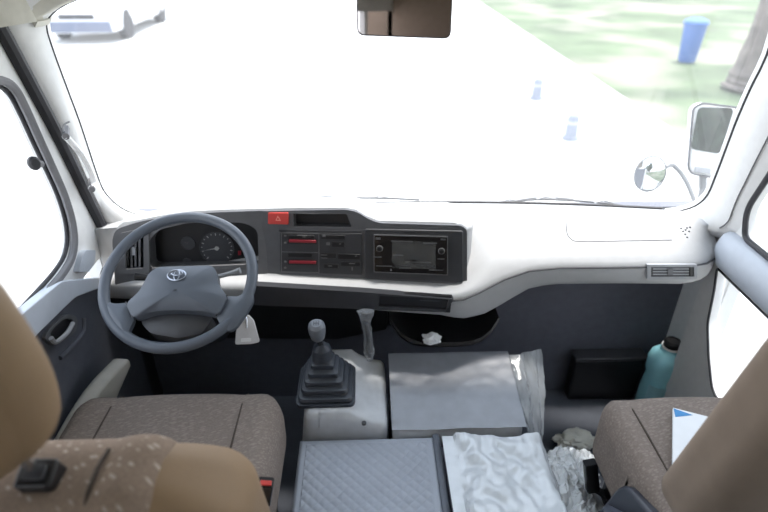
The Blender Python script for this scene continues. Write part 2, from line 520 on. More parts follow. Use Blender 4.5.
for y in (-.1, .4, .8, 1.1, 1.27, 1.31):
    k = 1 if y < 1.3 else .75
    st.append([V((XR + .004, y, .79))] + [V((XR - dx * k, y, z)) for dx, z in prof] + [V((XR + .004, y, .675))])
loft(bm, st); link('door_rail', bm, DOORGREY, d2, sharp=60)
w3 = NB(); prism(w3, rect(-1.33, .76, -.1, 1.28), FRd, -.022, -.018); w3 = struct('window_3', w3, GLASS); w3['label'] = "passenger's side window above the rail"
bm = NB(); tube(bm, [FRd.p(a, b, .0) for a, b in win_r], .0075, 8, closed=True); link('window_rubber', bm, RUBBER, w3)
w4 = NB(); prism(w4, rect(-1.33, .32, -.42, .68), FRd, -.022, -.018); w4 = struct('window_4', w4, GLASS); w4['label'] = 'lower glass of the passenger door'
bm = NB(); tube(bm, [FRd.p(a, b, .0) for a, b in low_r], .0035, 8, closed=True); link('window_rubber', bm, RUBBER, w4)

bm = NB(); box(bm, 1.05, 1.09, 1.33, 1.56, 0, .75); box(bm, .986, 1.09, 1.335, 1.36, 0, .70); struct('wall_right_footwell', bm, PILLAR)
bm = NB(); box(bm, -.80, -.757, 1.38, 1.57, 0, .62); struct('wall_left_footwell', bm, BLACK)
bm = NB(); box(bm, -.80, -.757, 1.38, 1.57, .62, .78); struct('trim_4', bm, PILLAR)
# saloon walls behind the camera, with open window bands
for nm, x0, x1, y1 in (('wall_left', -.81, -.77, 0.0), ('wall_right', 1.0, 1.04, .0)):
    bm = NB()
    box(bm, x0, x1, -3.2, y1, 0, .95); box(bm, x0, x1, -3.2, y1, 1.35, 1.86)
    for y in (-3.15, -2.1, -1.05, -.04): box(bm, x0, x1, y - .05, y + .05, .95, 1.35)
    struct(nm, bm, PILLAR)
for nm, x0, x1 in (('wall_left_cab', -.80, -.765), ('wall_right_cab', 1.01, 1.045)):
    bm = NB(); box(bm, x0, x1, 0, 1.42, 1.58, 1.87); struct(nm, bm, CREAM)

# ------------------------------------------------------------------ dashboard
DB = thing('dashboard', 'full width grey dashboard with gauges, radio and heater panel below the windshield', 'dashboard', (XC, 1.3, .6))
LIP = [((100, 282), .655), ((118, 283), .655), ((180, 284.5), .655), ((256, 287), .655), ((310, 290), .655), ((360, 293), .655), ((420, 296.5), .655), ((450, 297.5), .656), ((464, 296), .660), ((480, 289), .668), ((505, 276), .692), ((530, 267.5), .712), ((560, 264.5), .719), ((620, 264), .720), ((690, 263), .720), ((708, 260), .720), ((716, 255), .720), ((721, 248), .720)]
LP = [atZ(*uv, z) for uv, z in LIP]
YF = [(-.76, LP[0].y)] + [(p.x, p.y) for p in LP]
ZF = [(-.76, .655)] + [(p.x, p.z) for p in LP]
LOW = [(118, 300), (256, 306), (360, 310), (440, 316), (470, 318), (490, 313), (512, 299), (532, 288), (560, 285), (620, 284.5), (700, 282.5)]
ZL = []
for u, v in LOW:
    for _ in range(2):
        yy = 1.27 if _ == 0 else lin(YF, P.x) + .012
        P = atY(u, v, yy)
    ZL.append((P.x, P.z))
ZL = [(-.76, ZL[0][1])] + ZL + [(.985, ZL[-1][1])]
ZTm = [(-.75, .662), (.24, .664), (.30, .72), (.36, .758), (.55, .772), (.98, .772)]
xs = [-.75, -.68, -.6, -.5, -.4, -.3, -.2, -.1, 0, .08, .14, .19, .23, .26, .29, .32, .36, .40, .44, .48, .52, .6, .7, .8, .86, .90, .93, .955, .972, .98]
bm = NB(); st = []
for x in xs:
    yf = lin(YF, x); zl = lin(ZL, x); zt = lin(ZTm, x); zf = lin(ZF, x)
    yb = yws(x, .78) - .002
    if x > .955: yb = max(yf + .06, yb)
    st.append([V((x, yb, .62)), V((x, yb, .776)), V((x, yb - .02, .781)), V((x, yb - .06, .781)), V((x, (yb * .45 + yf * .55), (zt + .006))), V((x, yf + .055, zf + (zt - zf) * .55 + .003)), V((x, yf + .028, zf + (zt - zf) * .28 + .002)), V((x, yf + .010, zf + .003)),
               V((x, yf + .002, zf - .006)), V((x, yf, zf - .016)), V((x, yf + .006, zl + .014)), V((x, yf + .012, zl + .004)), V((x, yf + .024, zl)), V((x, 1.42, zl - .0))])
loft(bm, st)
pad = link('upper_pad', bm, PAD, DB, sharp=50)

FP = Frame((-.02, 1.312, .72), (-.14, -1, .20))
FD = Frame((-.28, 1.348, .72), (.04, -1, .22))
# raised cowl behind the instruments
def onp(Fr, u, v, c=0):
    a, b = Fr.at(u, v, c); return Fr.p(a, b, c)
topL = [(116, 229), (122, 224), (140, 221), (165, 216), (185, 213), (220, 211), (262, 210)]
topR = [(262, 210), (300, 209), (345, 209), (356, 211), (366, 217), (378, 222), (420, 223), (455, 224), (464, 228)]
line = [onp(FD, u, v, -.002) for u, v in topL[:-1]] + [onp(FP, u, v, -.002) for u, v in topR]
line.sort(key=lambda p: p.x)
bm = NB(); st = []
ext = [V((line[-1].x + .018, line[-1].y + .02, line[-1].z - .012)), V((line[-1].x + .035, line[-1].y + .06, line[-1].z - .03)), V((line[-1].x + .05, line[-1].y + .12, line[-1].z - .055))]
for p in line + ext:
    base = lin(ZF, p.x)
    yb = yws(p.x, .78) - .004
    dy = (p.z - .72) * .2
    back = .085 if p.x < line[-1].x - .02 else .004
    st.append([V((p.x, p.y + back - (p.z - .63) * .18 * (0 if back > .05 else 1), .63)), V((p.x, p.y + max(back, .006), p.z - .012)), p + V((0, .002, -.008)), p + V((0, .006, .001)), p + V((0, .02, .004)), V((p.x, p.y + (yb - p.y) * .45, p.z - .0)), V((p.x, p.y + (yb - p.y) * .75, p.z * .6 + .782 * .4)), V((p.x, yb, .775)), V((p.x, yb, .63))])
loft(bm, st)
link('cowl', bm, PAD, DB, sharp=50)

# driver bezel with openings
op_cl = rpoly(FD.poly([(151, 268), (149, 240), (160, 229), (190, 222), (244, 222), (258, 229), (259, 266)]), .018, 5)
op_v = rpoly(FD.poly([(124, 271), (124, 235), (147, 230), (147, 270)]), .006, 4)
bez = rpoly(FD.poly([(116, 284), (113, 240), (116, 229), (140, 221), (185, 213), (264, 210), (268, 276)]), [.004, .01, .02, .02, .03, .004, .004], 5)
bm = NB(); prism(bm, bez, FD, -.055, .006, holes=[op_cl, op_v]); link('cluster_bezel', bm, MID, DB, bevel=.004)
ic = NB(); prism(ic, rpoly(FD.poly([(146, 270), (145, 224), (262, 218), (263, 268)], -.05), .01), FD, -.055, -.050); ic = link('instrument_cluster', ic, BLACK, DB)
def on_face(Fr, u, v, c): return Fr.at(u, v, c)
a, b = FD.at(217, 248, -.05)
R0 = .048
bm = NB(); lathe(bm, [(R0, -.050), (R0, -.046), (R0 - .003, -.046), (R0 - .003, -.0485), (0, -.0485)], FD, 40, a, b); g1 = link('speedometer', bm, DARK, ic)
bm = NB()
for k in range(17):
    t = math.radians(225 - k * 270 / 16); r0 = R0 - (.011 if k % 2 == 0 else .008); r1 = R0 - .0045
    w = .0009
    ca, sa = math.cos(t), math.sin(t)
    prism(bm, [(a + r0 * ca - w * sa, b + r0 * sa + w * ca), (a + r1 * ca - w * sa, b + r1 * sa + w * ca), (a + r1 * ca + w * sa, b + r1 * sa - w * ca), (a + r0 * ca + w * sa, b + r0 * sa - w * ca)], FD, -.0485, -.0478)
link('dial_mark', bm, MARK, g1)
bm = NB(); t = math.radians(188); ca, sa = math.cos(t), math.sin(t)
prism(bm, [(a - .0015 * sa, b + .0015 * ca), (a + .034 * ca, b + .034 * sa), (a + .0015 * sa, b - .0015 * ca), (a - .008 * ca, b - .008 * sa)], FD, -.047, -.046)
lathe(bm, [(.006, -.0485), (.006, -.045), (0, -.0445)], FD, 16, a, b); link('needle', bm, MARK, g1)
bm = NB(); prism(bm, FD.poly([(209, 268), (209, 262), (224, 262), (224, 268)], -.046), FD, -.05, -.045); link('trip_display', bm, LCD, ic)
bm = NB(); prism(bm, FD.poly([(236, 269), (236, 266), (244, 266), (244, 269)], -.047), FD, -.05, -.046); link('warning_light', bm, REDDIM, ic)
bm = NB(); prism(bm, FD.poly([(238, 255), (238, 251), (241, 251), (241, 255)], -.047), FD, -.05, -.046); link('warning_light', bm, REDDIM, ic)
for (u, v, r) in ((188, 243, .020), (187, 262, .012)):
    aa, bb = FD.at(u, v, -.05); bm = NB()
    lathe(bm, [(r, -.05), (r, -.047), (r - .0022, -.047), (r - .0022, -.049), (0, -.049)], FD, 28, aa, bb); gg = link('small_gauge', bm, DARK, ic)
    bm = NB(); prism(bm, [(aa - .001, bb), (aa - r * .7, bb + r * .25), (aa, bb + .0015), (aa + .002, bb)], FD, -.049, -.0475); link('needle', bm, MARKDIM, gg)
bm = NB(); prism(bm, FD.poly([(152, 272), (152, 268), (246, 264), (246, 268)], .008), FD, .0, .009); link('cluster_lip', bm, MID, DB, bevel=.002)
# side air vent with upright blades
va = NB(); prism(va, FD.poly([(121, 273), (121, 232), (150, 228), (150, 272)], -.04), FD, -.05, -.045); vb = link('air_vent', va, BLACK, DB)
bm = NB(); prism(bm, rpoly(FD.poly([(120, 274), (120, 233), (149, 227), (150, 273)], .008), .008), FD, .0, .012, holes=[rpoly(FD.poly([(126, 269), (126, 238), (144, 234), (144, 268)], .008), .004)])
link('vent_frame', bm, MID, vb, bevel=.002)
for u in (128.5, 132.5, 136.5, 140.5):
    bm = NB(); prism(bm, FD.poly([(u - 1, 269), (u - 1, 237), (u + 1, 236.5), (u + 1, 269)], -.012), FD, -.04, -.004); link('vent_blade', bm, SEALGREY, vb)
bm = NB(); prism(bm, FD.poly([(132.5, 255), (132.5, 247), (136, 247), (136, 255)], .0), FD, -.006, .004); link('vent_tab', bm, GREYP, vb, bevel=.001)

# centre fascia
slot = rpoly(FP.poly([(294, 226), (294, 213), (347, 213.5), (352, 226.5)]), .004, 3)
fas = rpoly(FP.poly([(262, 276), (262, 210.5), (346, 209), (357, 211), (368, 218), (379, 222.5), (462, 225), (467, 230), (467, 287), (462, 288)]), [.003, .003, .01, .02, .02, .02, .01, .006, .004, .003], 4)
bm = NB(); prism(bm, fas, FP, -.03, .006, holes=[slot]); link('centre_fascia', bm, MID, DB, bevel=.003)
bm = NB(); prism(bm, FP.poly([(292, 228), (292, 211), (354, 211), (354, 229)], -.022), FP, -.03, -.022); link('clock_recess', bm, BLACK, DB)
bm = NB(); prism(bm, FP.poly([(279, 231.5), (279, 229.8), (362, 231), (362, 232.8)], .007), FP, .005, .009); link('trim_strip', bm, DARK, DB)
# hazard switch
bm = NB(); prism(bm, rpoly(FP.poly([(268, 224), (268, 213), (288, 213), (288, 224.5)], .012), .002, 3), FP, .004, .012); hs = link('hazard_switch', bm, RED, DB, bevel=.0015)
def tri(r): return [(V(FP.at(278, 219, .0125)) + V((r * math.cos(t), r * math.sin(t)))) for t in (PI / 2, PI / 2 + 2 * PI / 3, PI / 2 + 4 * PI / 3)]
bm = NB(); prism(bm, [tuple(p) for p in tri(.0085)], FP, .011, .0128, holes=[[tuple(p) for p in tri(.0055)]]); link('triangle_mark', bm, mat('hazard print pink', (.85, .35, .3), .5), hs)
# heater panel
hp = NB(); prism(hp, rpoly(FP.poly([(280, 272), (280, 233), (362, 233.5), (362, 275)], .01), .003, 3), FP, .004, .010); hp = link('heater_panel', hp, DARK, DB, bevel=.0015)
def strip(par, nm, pts, m, c0, c1, Fr=FP, bev=0):
    bm = NB(); prism(bm, Fr.poly(pts, c1), Fr, c0, c1); return link(nm, bm, m, par, bevel=bev)
def q(u0, v0, u1, v1, sk=.022): return [(u0, v1), (u0, v0), (u1, v0 + (u1 - u0) * sk), (u1, v1 + (u1 - u0) * sk)]
bm = NB()
for (x0, y0, x1, y1) in ((281, 251.5, 318, 252.2), (318.5, 233.5, 319.2, 274), (281, 232.5, 318, 233.2), (281, 271.5, 318, 272.2), (281, 233, 281.7, 272)):
    prism(bm, FP.poly(q(x0, y0, x1, y1), .0108), FP, .0095, .0108)
link('panel_line', bm, MARKDIM, hp)
for v in (239.5, 260.5):
    strip(hp, 'slider_track', q(288, v - 1, 317, v + 4), BLACK, .0095, .011)
    sl = strip(hp, 'slider', q(289, v + .2, 316, v + 3), REDDIM, .0105, .0135, bev=.0008)
for (x0, y0, x1, y1) in ((321, 235, 345, 239), (332, 242, 344, 247), (321, 253, 336, 258), (338, 254, 360, 259), (341, 262, 360, 266), (324, 264, 338, 268), (288, 253, 312, 257), (289, 235, 314, 238)):
    strip(hp, 'heater_button', q(x0, y0, x1, y1), BLACK, .0095, .0125, bev=.0008)
bm = NB()
for (u, v, w, h) in ((285, 236, 2, 1.6), (285, 243, 2, 1.6), (285, 262, 2, 1.6), (285, 268, 2, 1.6), (302, 235.5, 10, .6), (304, 237, 3, .8), (324, 236, 3, 2), (328, 244, 3.5, 2.4), (340, 244, 2, .8), (324, 255, 6, .8), (324, 258, 6, .8), (352, 263.5, 6, 1), (330, 266, 4, .8), (356, 256, 2, 1), (352, 269, 1.2, 3)):
    bm = NB(); prism(bm, FP.poly(q(u - w / 2, v - h / 2, u + w / 2, v + h / 2), .0132), FP, .0095, .0132); link('panel_symbol', bm, MARKDIM, hp)

# stereo
sr = NB(); prism(sr, rpoly(FP.poly([(365, 278), (365, 229), (463, 231), (463, 283)], .012), .006, 4), FP, .004, .012); sr = link('car_stereo', sr, DARK, DB, bevel=.002)
bm = NB(); prism(bm, rpoly(FP.poly([(373.5, 272.5), (373.5, 234.5), (448, 236.5), (448, 275.5)], .018), .003, 3), FP, .010, .018); link('screen', bm, SCREEN, sr, bevel=.0015)
rim_o = rpoly(FP.poly([(373.5, 272.5), (373.5, 234.5), (448, 236.5), (448, 275.5)], .019), .003, 3)
rim_i = rpoly(FP.poly([(374.4, 271.6), (374.4, 235.5), (447.1, 237.5), (447.1, 274.6)], .019), .003, 3)
bm = NB(); prism(bm, rim_o, FP, .016, .019, holes=[rim_i]); link('screen_rim', bm, MARKDIM, sr)
for u, v in ((379.5, 249), (441.5, 251.5)):
    a, b = FP.at(u, v, .022); bm = NB()
    lathe(bm, [(.0075, .017), (.0075, .0225), (.0058, .024), (.0045, .022), (0, .022)], FP, 24, a, b); kn = link('stereo_knob', bm, BLACK, sr)
    bm = NB(); lathe(bm, [(.0088, .0175), (.0088, .0195), (.0074, .0195), (.0074, .0175)], FP, 24, a, b); link('knob_ring', bm, MARK, kn)
bm = NB()
for (u, v, w, h) in ((378, 238.5, 5, 2), (443, 239.5, 5, 1.4), (378, 257, 7, .8), (441, 259, 7, .8), (391, 270, 1.6, 2.2), (384, 266, 16, .7), (436, 270, 14, .8), (405, 268, 12, .7), (418, 262, 26, .6), (402, 241, 22, .6), (430, 243, 14, .7), (398, 255, 10, .5)):
    bm = NB(); prism(bm, FP.poly(q(u - w / 2, v - h / 2, u + w / 2, v + h / 2), .0188), FP, .017, .0188); link('screen_print', bm, MARKDIM, sr)

# wrinkled protective film over the screen
bm = NB()
P0 = FP.poly([(392, 268), (392, 240), (436, 242), (436, 271)], .02)
def fl(i, j):
    a = P0[0][0] + (P0[2][0] - P0[0][0]) * i; b = P0[0][1] + (P0[2][1] - P0[0][1]) * j
    return FP.p(a, b, .0195 + .0022 * noise.noise(V((i * 7, j * 5, 2))) + .0025 * noise.noise(V((i * 3 + j * 4, 4, 1))))
grid(bm, 24, 14, fl); link('protective_film', bm, filmmat('faint film', (.6, .62, .62), .12, .12, .5, 60), sr)

# lower trim with tray slot under the shelf
d_ = (atZ(450, 297.5, .655) - atZ(256, 287, .655)).normalized()
FL = Frame(atZ(360, 293, .655) + V((0, .003, -.02)), (d_.y, -d_.x, 0.1), hint=d_)
ts = rpoly(FL.poly([(379, 305), (380, 294.5), (449, 298), (446, 308.5)], .006), .003, 3)
bm = NB(); prism(bm, rpoly(FL.poly([(250, 303.5), (250, 284), (360, 290.5), (454, 298), (445, 311), (380, 308.5)], .006), .004, 3), FL, -.012, .014, holes=[ts]); lt = link('lower_trim', bm, DARK, DB, bevel=.002)
bm = NB(); prism(bm, FL.poly([(376, 308), (376, 292), (452, 296), (450, 312)], .003), FL, -.012, .007); link('tray_slot', bm, BLACK, DB)
for u, v in ((305, 295), (343, 297), (353, 298)):
    bm = NB(); a, b = FL.at(u, v, .007); lathe(bm, [(.004, .005), (.004, .0075), (.002, .008), (0, .0075)], FL, 12, a, b); link('screw', bm, GREYP, lt)
# passenger air vent in the front face
FV = Frame((.7, lin(YF, .8) - .001, .69), (0, -1, .05))
bm = NB(); prism(bm, rpoly(FV.poly([(647, 279.5), (647, 264.5), (697, 264.5), (697, 279)], .004), .003, 3), FV, -.004, .005, holes=[rpoly(FV.poly([(651, 277), (651, 267), (694, 267), (694, 276.5)], .004), .002, 3)]); pv = link('passenger_vent', bm, GREYP, DB, bevel=.0012)
bm = NB(); prism(bm, FV.poly([(650, 278), (650, 266), (695, 266), (695, 277.5)], .0), FV, -.004, .0025); link('vent_backing', bm, DARK, pv)
for v in (269, 271.7, 274.4):
    bm = NB(); prism(bm, FV.poly([(653, v + .5), (653, v - .6), (689, v - .6), (689, v + .5)], .003), FV, .0, .0035); link('vent_blade', bm, GREYP, pv)
bm = NB(); prism(bm, FV.poly([(668, 275), (668, 269), (673, 269), (673, 275)], .005), FV, .0, .006); link('vent_tab', bm, SEALGREY, pv)
bm = NB(); prism(bm, FV.poly([(690, 276), (690, 267.5), (692, 267.5), (692, 276)], .005), FV, .0, .006); link('vent_wheel', bm, BLACK, pv)
bm = NB(); tube(bm, [V((p.x, p.y - .0005, p.z - .011)) for p in LP[6:-1]], .0028, 6); link('lip_seam', bm, DARK, DB)
# airbag seam and defroster holes on the passenger top
def ontop(u, v):
    d = ray(u, v); t = 1.0
    dep = bpy.context.evaluated_depsgraph_get()
    hit = pad_bvh.ray_cast(CAM, d.normalized())
    return hit[0] if hit[0] else CAM + d * 1.6
from mathutils.bvhtree import BVHTree
tb = bmesh.new(); tb.from_mesh(pad.data); pad_bvh = BVHTree.FromBMesh(tb)
bm = NB(); tube(bm, [ontop(u, v) + V((0, 0, .0004)) for u, v in spline([V((566, 222, 0)), V((567, 233, 0)), V((571, 239, 0)), V((580, 241.5, 0)), V((620, 241, 0)), V((672, 240, 0))], 6) for u, v in [(u, v)]] if False else [ontop(p.x, p.y) for p in spline([V((566, 222, 0)), V((567, 233, 0)), V((571, 239, 0)), V((580, 241.5, 0)), V((620, 241, 0)), V((672, 240, 0))], 6)], .0015, 5)
link('airbag_seam', bm, SEALGREY, DB)
bm = NB()
for (u, v) in ((681, 228), (683, 231), (685, 234), (687, 237), (685.5, 229.5), (687, 227.5), (690, 227), (689, 231)):
    p = ontop(u, v); F = Frame(p, (0, -.1, 1)); lathe(bm, [(.003, -.002), (.003, .0006), (0, .0006)], F, 8)
link('defroster_hole', bm, DARK, DB)
tb.free()

# under-dash: steering column shroud, dark knee panels, open bin
bm = NB()
st = [[V((-.76, 1.38, .66)), V((-.76, 1.33, .64)), V((-.76, 1.39, .40)), V((-.76, 1.5, .30)), V((-.76, 1.5, .66))], [V((-.10, 1.36, .66)), V((-.10, 1.28, .62)), V((-.10, 1.36, .40)), V((-.10, 1.5, .30)), V((-.10, 1.5, .66))], [V((.05, 1.34, .64)), V((.05, 1.27, .60)), V((.05, 1.34, .45)), V((.05, 1.499, .34)), V((.05, 1.499, .64))], [V((.06, 1.46, .64)), V((.06, 1.46, .60)), V((.06, 1.46, .45)), V((.06, 1.499, .34)), V((.06, 1.499, .64))], [V((.40, 1.46, .64)), V((.40, 1.46, .60)), V((.40, 1.46, .45)), V((.40, 1.499, .34)), V((.40, 1.499, .64))]]
loft(bm, st); link('knee_panel', bm, BLACK, DB, bevel=.008)
bm = NB()
def bin_(i, j):
    t = i
    x = .055 + t * .30
    return V((x, 1.235 + .06 * (2 * t - 1) ** 4 + .20 * j, .50 - .028 * math.cos((t - .5) * PI) * (1 - j) + .05 * abs(2 * t - 1) ** 5 + .03 * j))
st = []
for k in range(13):
    t = k / 12; x = .058 + t * .315
    e = abs(2 * t - 1) ** 4
    zb = .47 + .05 * e; yf = 1.235 + .05 * e
    st.append([V((x, yf, zb + .012)), V((x, yf - .006, zb + .004)), V((x, yf, zb - .006)), V((x, 1.46, zb - .006)), V((x, 1.46, .62)), V((x, 1.44, .62)), V((x, 1.43, zb + .006)), V((x, yf + .008, zb + .006))])
loft(bm, st); link('storage_tray', bm, BLACK, DB, sharp=50)

# white scrap in the tray
def crumple(name, c, rx, ry, rz, m, seed, amp=.45, n=14):
    bm = bmesh.new(); bmesh.ops.create_icosphere(bm, subdivisions=4, radius=1)
    for v in bm.verts:
        k = 1 + amp * (noise.noise(v.co * 1.7 + V((seed, 0, 0))) + .6 * abs(noise.noise(v.co * 3.5 + V((0, seed, 0)))) + .3 * noise.noise(v.co * 7 + V((seed, seed, 0))))
        v.co = V((v.co.x * rx * k, v.co.y * ry * k, v.co.z * rz * k)) + V(c)
    return link(name, bm, m, None, sharp=25)
p = atZ(432, 342, .49)
o = crumple('paper_scrap', (p.x, p.y + .01, .494), .024, .016, .013, PAPER, 3.3, .5)
tag(o, 'small crumpled white scrap lying in the dark tray under the radio', 'scrap')

# ------------------------------------------------------------------ steering wheel
el = 1.03319; kf = .87
WC = CAM + (V((-.50899, 1.280017, .68247)) - CAM) * kf
RW = .21 * kf
WF = Frame(WC, (0, -math.cos(el), math.sin(el)))
SW = thing('steering_wheel', 'large blue grey steering wheel with two broad spokes and an oval badge', 'steering wheel', WC)
rr = .0128
bm = NB(); tube(bm, [WF.p((RW - rr) * math.cos(t), (RW - rr) * math.sin(t), 0) for t in [2 * PI * k / 72 for k in range(72)]], rr, 14, closed=True, hint=WF.n); link('rim', bm, WHEEL, SW)
def dome(outline, c_edge, c_mid, c_back, Fr, rings=6, pw=2.2):
    """a pillow: outline shrinks towards the centre while the surface rises"""
    bm = NB(); ce = V((sum(p[0] for p in outline) / len(outline), sum(p[1] for p in outline) / len(outline)))
    rows = [[bm.verts.new(Fr.p(a, b, c_back)) for a, b in outline]]
    for k in range(rings):
        s = 1 - (k / rings) ** 1.6
        c = c_edge + (c_mid - c_edge) * (1 - s ** pw)
        if k == 0: c = c_edge
        rows.append([bm.verts.new(Fr.p(ce.x + (a - ce.x) * s, ce.y + (b - ce.y) * s, c)) for a, b in outline])
    n = len(outline)
    for p, q_ in zip(rows, rows[1:]):
        for i in range(n): bm.faces.new([p[i], p[(i + 1) % n], q_[(i + 1) % n], q_[i]])
    bm.faces.new(rows[-1]); bm.faces.new(list(reversed(rows[0])))
    return bm
padp = rpoly(WF.poly([(132, 317), (125, 303), (139, 290), (149, 271), (158, 266), (211, 264.5), (216, 270), (218, 284), (227, 296), (218, 314), (205, 311), (178, 309), (150, 311)], .022), .012, 5)
link('hub_pad', dome(padp, .018, .036, -.01, WF, 8), WHEEL, SW, sharp=40)
for pts in ([(134, 318), (127, 302), (113, 303), (101, 299), (103, 313), (117, 332), (127, 341), (128, 330)], [(216, 316), (226, 295), (238, 296), (252, 286), (253, 300), (246, 312), (236, 326), (228, 331), (219, 323)]):
    link('spoke', dome(rpoly(WF.poly(pts, .01), .01, 4), .006, .014, -.008, WF, 5), WHEEL, SW, sharp=40)
# curved apron under the pad
ap = rpoly(WF.poly([(150, 309), (140, 322), (150, 333), (178, 338), (202, 333), (213, 318), (205, 309)], -.01), .012, 4)
link('lower_cover', dome(ap, -.012, -.002, -.05, WF, 4), DARK, SW, sharp=40)
# oval badge of three crossing ellipses
ea, eb = WF.at(177, 275.5, .034)
def ell(ca, cb, ra, rb, w, m, bmx):
    pts = [WF.p(ca + ra * math.cos(2 * PI * k / 40), cb + rb * math.sin(2 * PI * k / 40), .034 + .002) for k in range(40)]
    tube(bmx, pts, w, 6, closed=True, hint=WF.n)
bm = NB()
er = .0205
ell(ea, eb, er, er * .66, .0017, EMBLEM, bm); ell(ea, eb + er * .01, er * .30, er * .62, .0012, EMBLEM, bm); ell(ea, eb + er * .27, er * .62, er * .30, .0012, EMBLEM, bm)
em = link('badge', bm, EMBLEM, SW)
bm = NB(); aa, ab = WF.at(175, 290, .036); prism(bm, rect(aa - .003, ab - .002, aa + .003, ab + .002), WF, .03, .0375); link('airbag_mark', bm, WHEEL_SEAM, SW)
bm = NB(); tube(bm, [WF.p(*WF.at(u, v, .014), .014) for u, v in ((125.5, 302), (129, 309), (133, 318))], .0018, 6); link('pad_seam', bm, WHEEL_SEAM, SW)
bm = NB(); tube(bm, [WF.p(*WF.at(u, v, .014), .014) for u, v in ((227, 295), (222, 304), (216, 316))], .0018, 6); link('pad_seam', bm, WHEEL_SEAM, SW)
# column, stalks and key
CL = thing('steering_column', 'dark column shroud with control stalks behind the steering wheel', 'steering column', WF.p(0, 0, -.1))
bm = NB(); tube(bm, [WF.p(0, 0, -.03), WF.p(0, -.0, -.09), WF.p(0, .0, -.20), WF.p(0, .01, -.34)], [.035, .05, .055, .045], 16); link('shroud', bm, BLACK, CL)
bm = NB(); tube(bm, [WF.p(-.04, .03, -.07), WF.p(-.10, .035, -.06), WF.p(-.128, .036, -.055)], [.006, .008, .010], 8); link('stalk', bm, BLACK, CL)
bm = NB(); tube(bm, [WF.p(.04, .03, -.07), WF.p(.10, .045, -.065), WF.p(.125, .05, -.06)], [.005, .006, .008], 8); st_ = link('stalk', bm, GREYP, CL)
bm = NB(); p0 = WF.p(.045, -.02, -.08); p1 = atY(237, 320, 1.20); tube(bm, [p0, p1], [.016, .014], 12); link('ignition_lock', bm, FOOT, CL)
# key with paper tag
KY = thing('key_tag', 'ignition key with a white plastic tag hanging beside the steering wheel', 'key', p1)
bm = NB(); tube(bm, [p1 + V((0, .005, 0)), p1 + V((.004, -.03, -.004))], .005, 8); link('key', bm, CHROME, KY)
FT = Frame(atY(246, 331, 1.165), (.1, -1, .55))
bm = NB(); prism(bm, rpoly(FT.poly([(235, 344.5), (236, 331), (240, 320), (248, 314), (254, 320), (260, 342), (252, 344)]), .006, 3), FT, -.003, .003); link('tag', bm, mat('frosted tag', (.62, .63, .65), .4), KY, bevel=.002)
bm = NB(); prism(bm, rpoly(FT.poly([(241, 342), (241, 338.5), (251, 338), (251, 341.5)], .004), .002, 3), FT, .002, .0042); link('tag_slip', bm, PAPER, KY)
bm = NB(); tube(bm, spline([p1 + V((.004, -.03, -.004)), FT.p(*FT.at(246, 317, .004), .006), FT.p(*FT.at(247, 328, .004), .006)], 5), .002, 6); link('key_ring', bm, CHROME, KY)

# ------------------------------------------------------------------ gear lever
def pos(u, v, z): return atZ(u, v, z)
GC = thing('gear_console', 'moulded grey console carrying the ribbed gear boot', 'console', (-.07, 1.05, 0))
bm = NB()
def gfn(p, P):
    # mound under the boot: the top rises left, the front face slopes
    if p.z > .2:
        k = (p.z - .2) / .8
        P.y += .035 * k * (1 if p.y < 0 else 0) * 0
        xx = (P.x + .20) / .25
        P.z += k * (.012 if xx < .62 else -.03 * min(1, (xx - .62) / .2))
        P.x += (.022 * k if p.x < -.5 else 0)
    return P
rbox(bm, (-.073, 1.12, .227), (.115, .128, .227), .022, 14, gfn)
link('console_body', bm, COVER, GC, sharp=50)
bm = NB()
for px in ((364, 423),):
    q_ = atZ(*px, .437); F = Frame(q_, (0, -.1, 1)); lathe(bm, [(.006, -.003), (.006, .002), (.003, .003), (0, .002)], F, 12)
link('fastener', bm, DARK, GC)
GL = thing('gear_lever', 'gear lever with grey knob above a ribbed black rubber boot', 'gear lever', (-.12, 1.08, .47))
zb = .468
def ringp(cx, cy, hx, hy, z, r=.02, n=4):
    return [V((cx + a, cy + b, z)) for a, b in rpoly([(-hx, -hy), (hx, -hy), (hx, hy), (-hx, hy)], r, n)]
base_c = atZ(327, 386, zb)
top_c = V((base_c.x - .008, base_c.y + .012, zb + .095))
bm = NB(); st = []
tiers = 5
H = .082
st.append(ringp(base_c.x, base_c.y, .074, .074, zb - .004, .02)); st.append(ringp(base_c.x, base_c.y, .074, .074, zb + .006, .02))
for k in range(tiers):
    s = 1 - k * .145
    s2 = s - .05
    z0 = zb + .006 + H * k / tiers
    t = k / tiers
    cx = base_c.x + (top_c.x - base_c.x) * t; cy = base_c.y + (top_c.y - base_c.y) * t
    r = .02 * s
    st.append(ringp(cx, cy, .068 * s, .068 * s, z0 + .001, r)); st.append(ringp(cx, cy, .070 * s, .070 * s, z0 + .006, r)); st.append(ringp(cx, cy, .067 * s, .067 * s, z0 + H / tiers * .78, r)); st.append(ringp(cx, cy, .058 * s, .058 * s, z0 + H / tiers * .86, r))
zt = zb + .006 + H
for (h, s) in ((0.002, .026), (.016, .025), (.03, .022), (.038, .014), (.044, .009)):
    st.append(ringp(top_c.x, top_c.y + .0, s, s, zt + h, s * .9))
loft(bm, st); link('boot', bm, BOOT, GL, sharp=28)
kc = atY(317, 330, top_c.y - .005)
bm = NB(); tube(bm, [V((top_c.x, top_c.y, zt + .03)), kc - V((0, 0, .02))], [.008, .007], 10); link('shaft', bm, BLACK, GL)
bm = NB(); F = Frame(kc, (0, -.25, 1)); lathe(bm, [(0, -.036), (.012, -.035), (.0175, -.026), (.0205, -.008), (.0215, .008), (.0195, .019), (.012, .026), (0, .027)], F, 24); kn = link('knob', bm, KNOB, GL)
bm = NB()
for dx in (-.006, 0, .006): prism(bm, rect(dx - .0007, -.006, dx + .0007, .006), F, .0262 - abs(dx) * .12, .0276 - abs(dx) * .12)
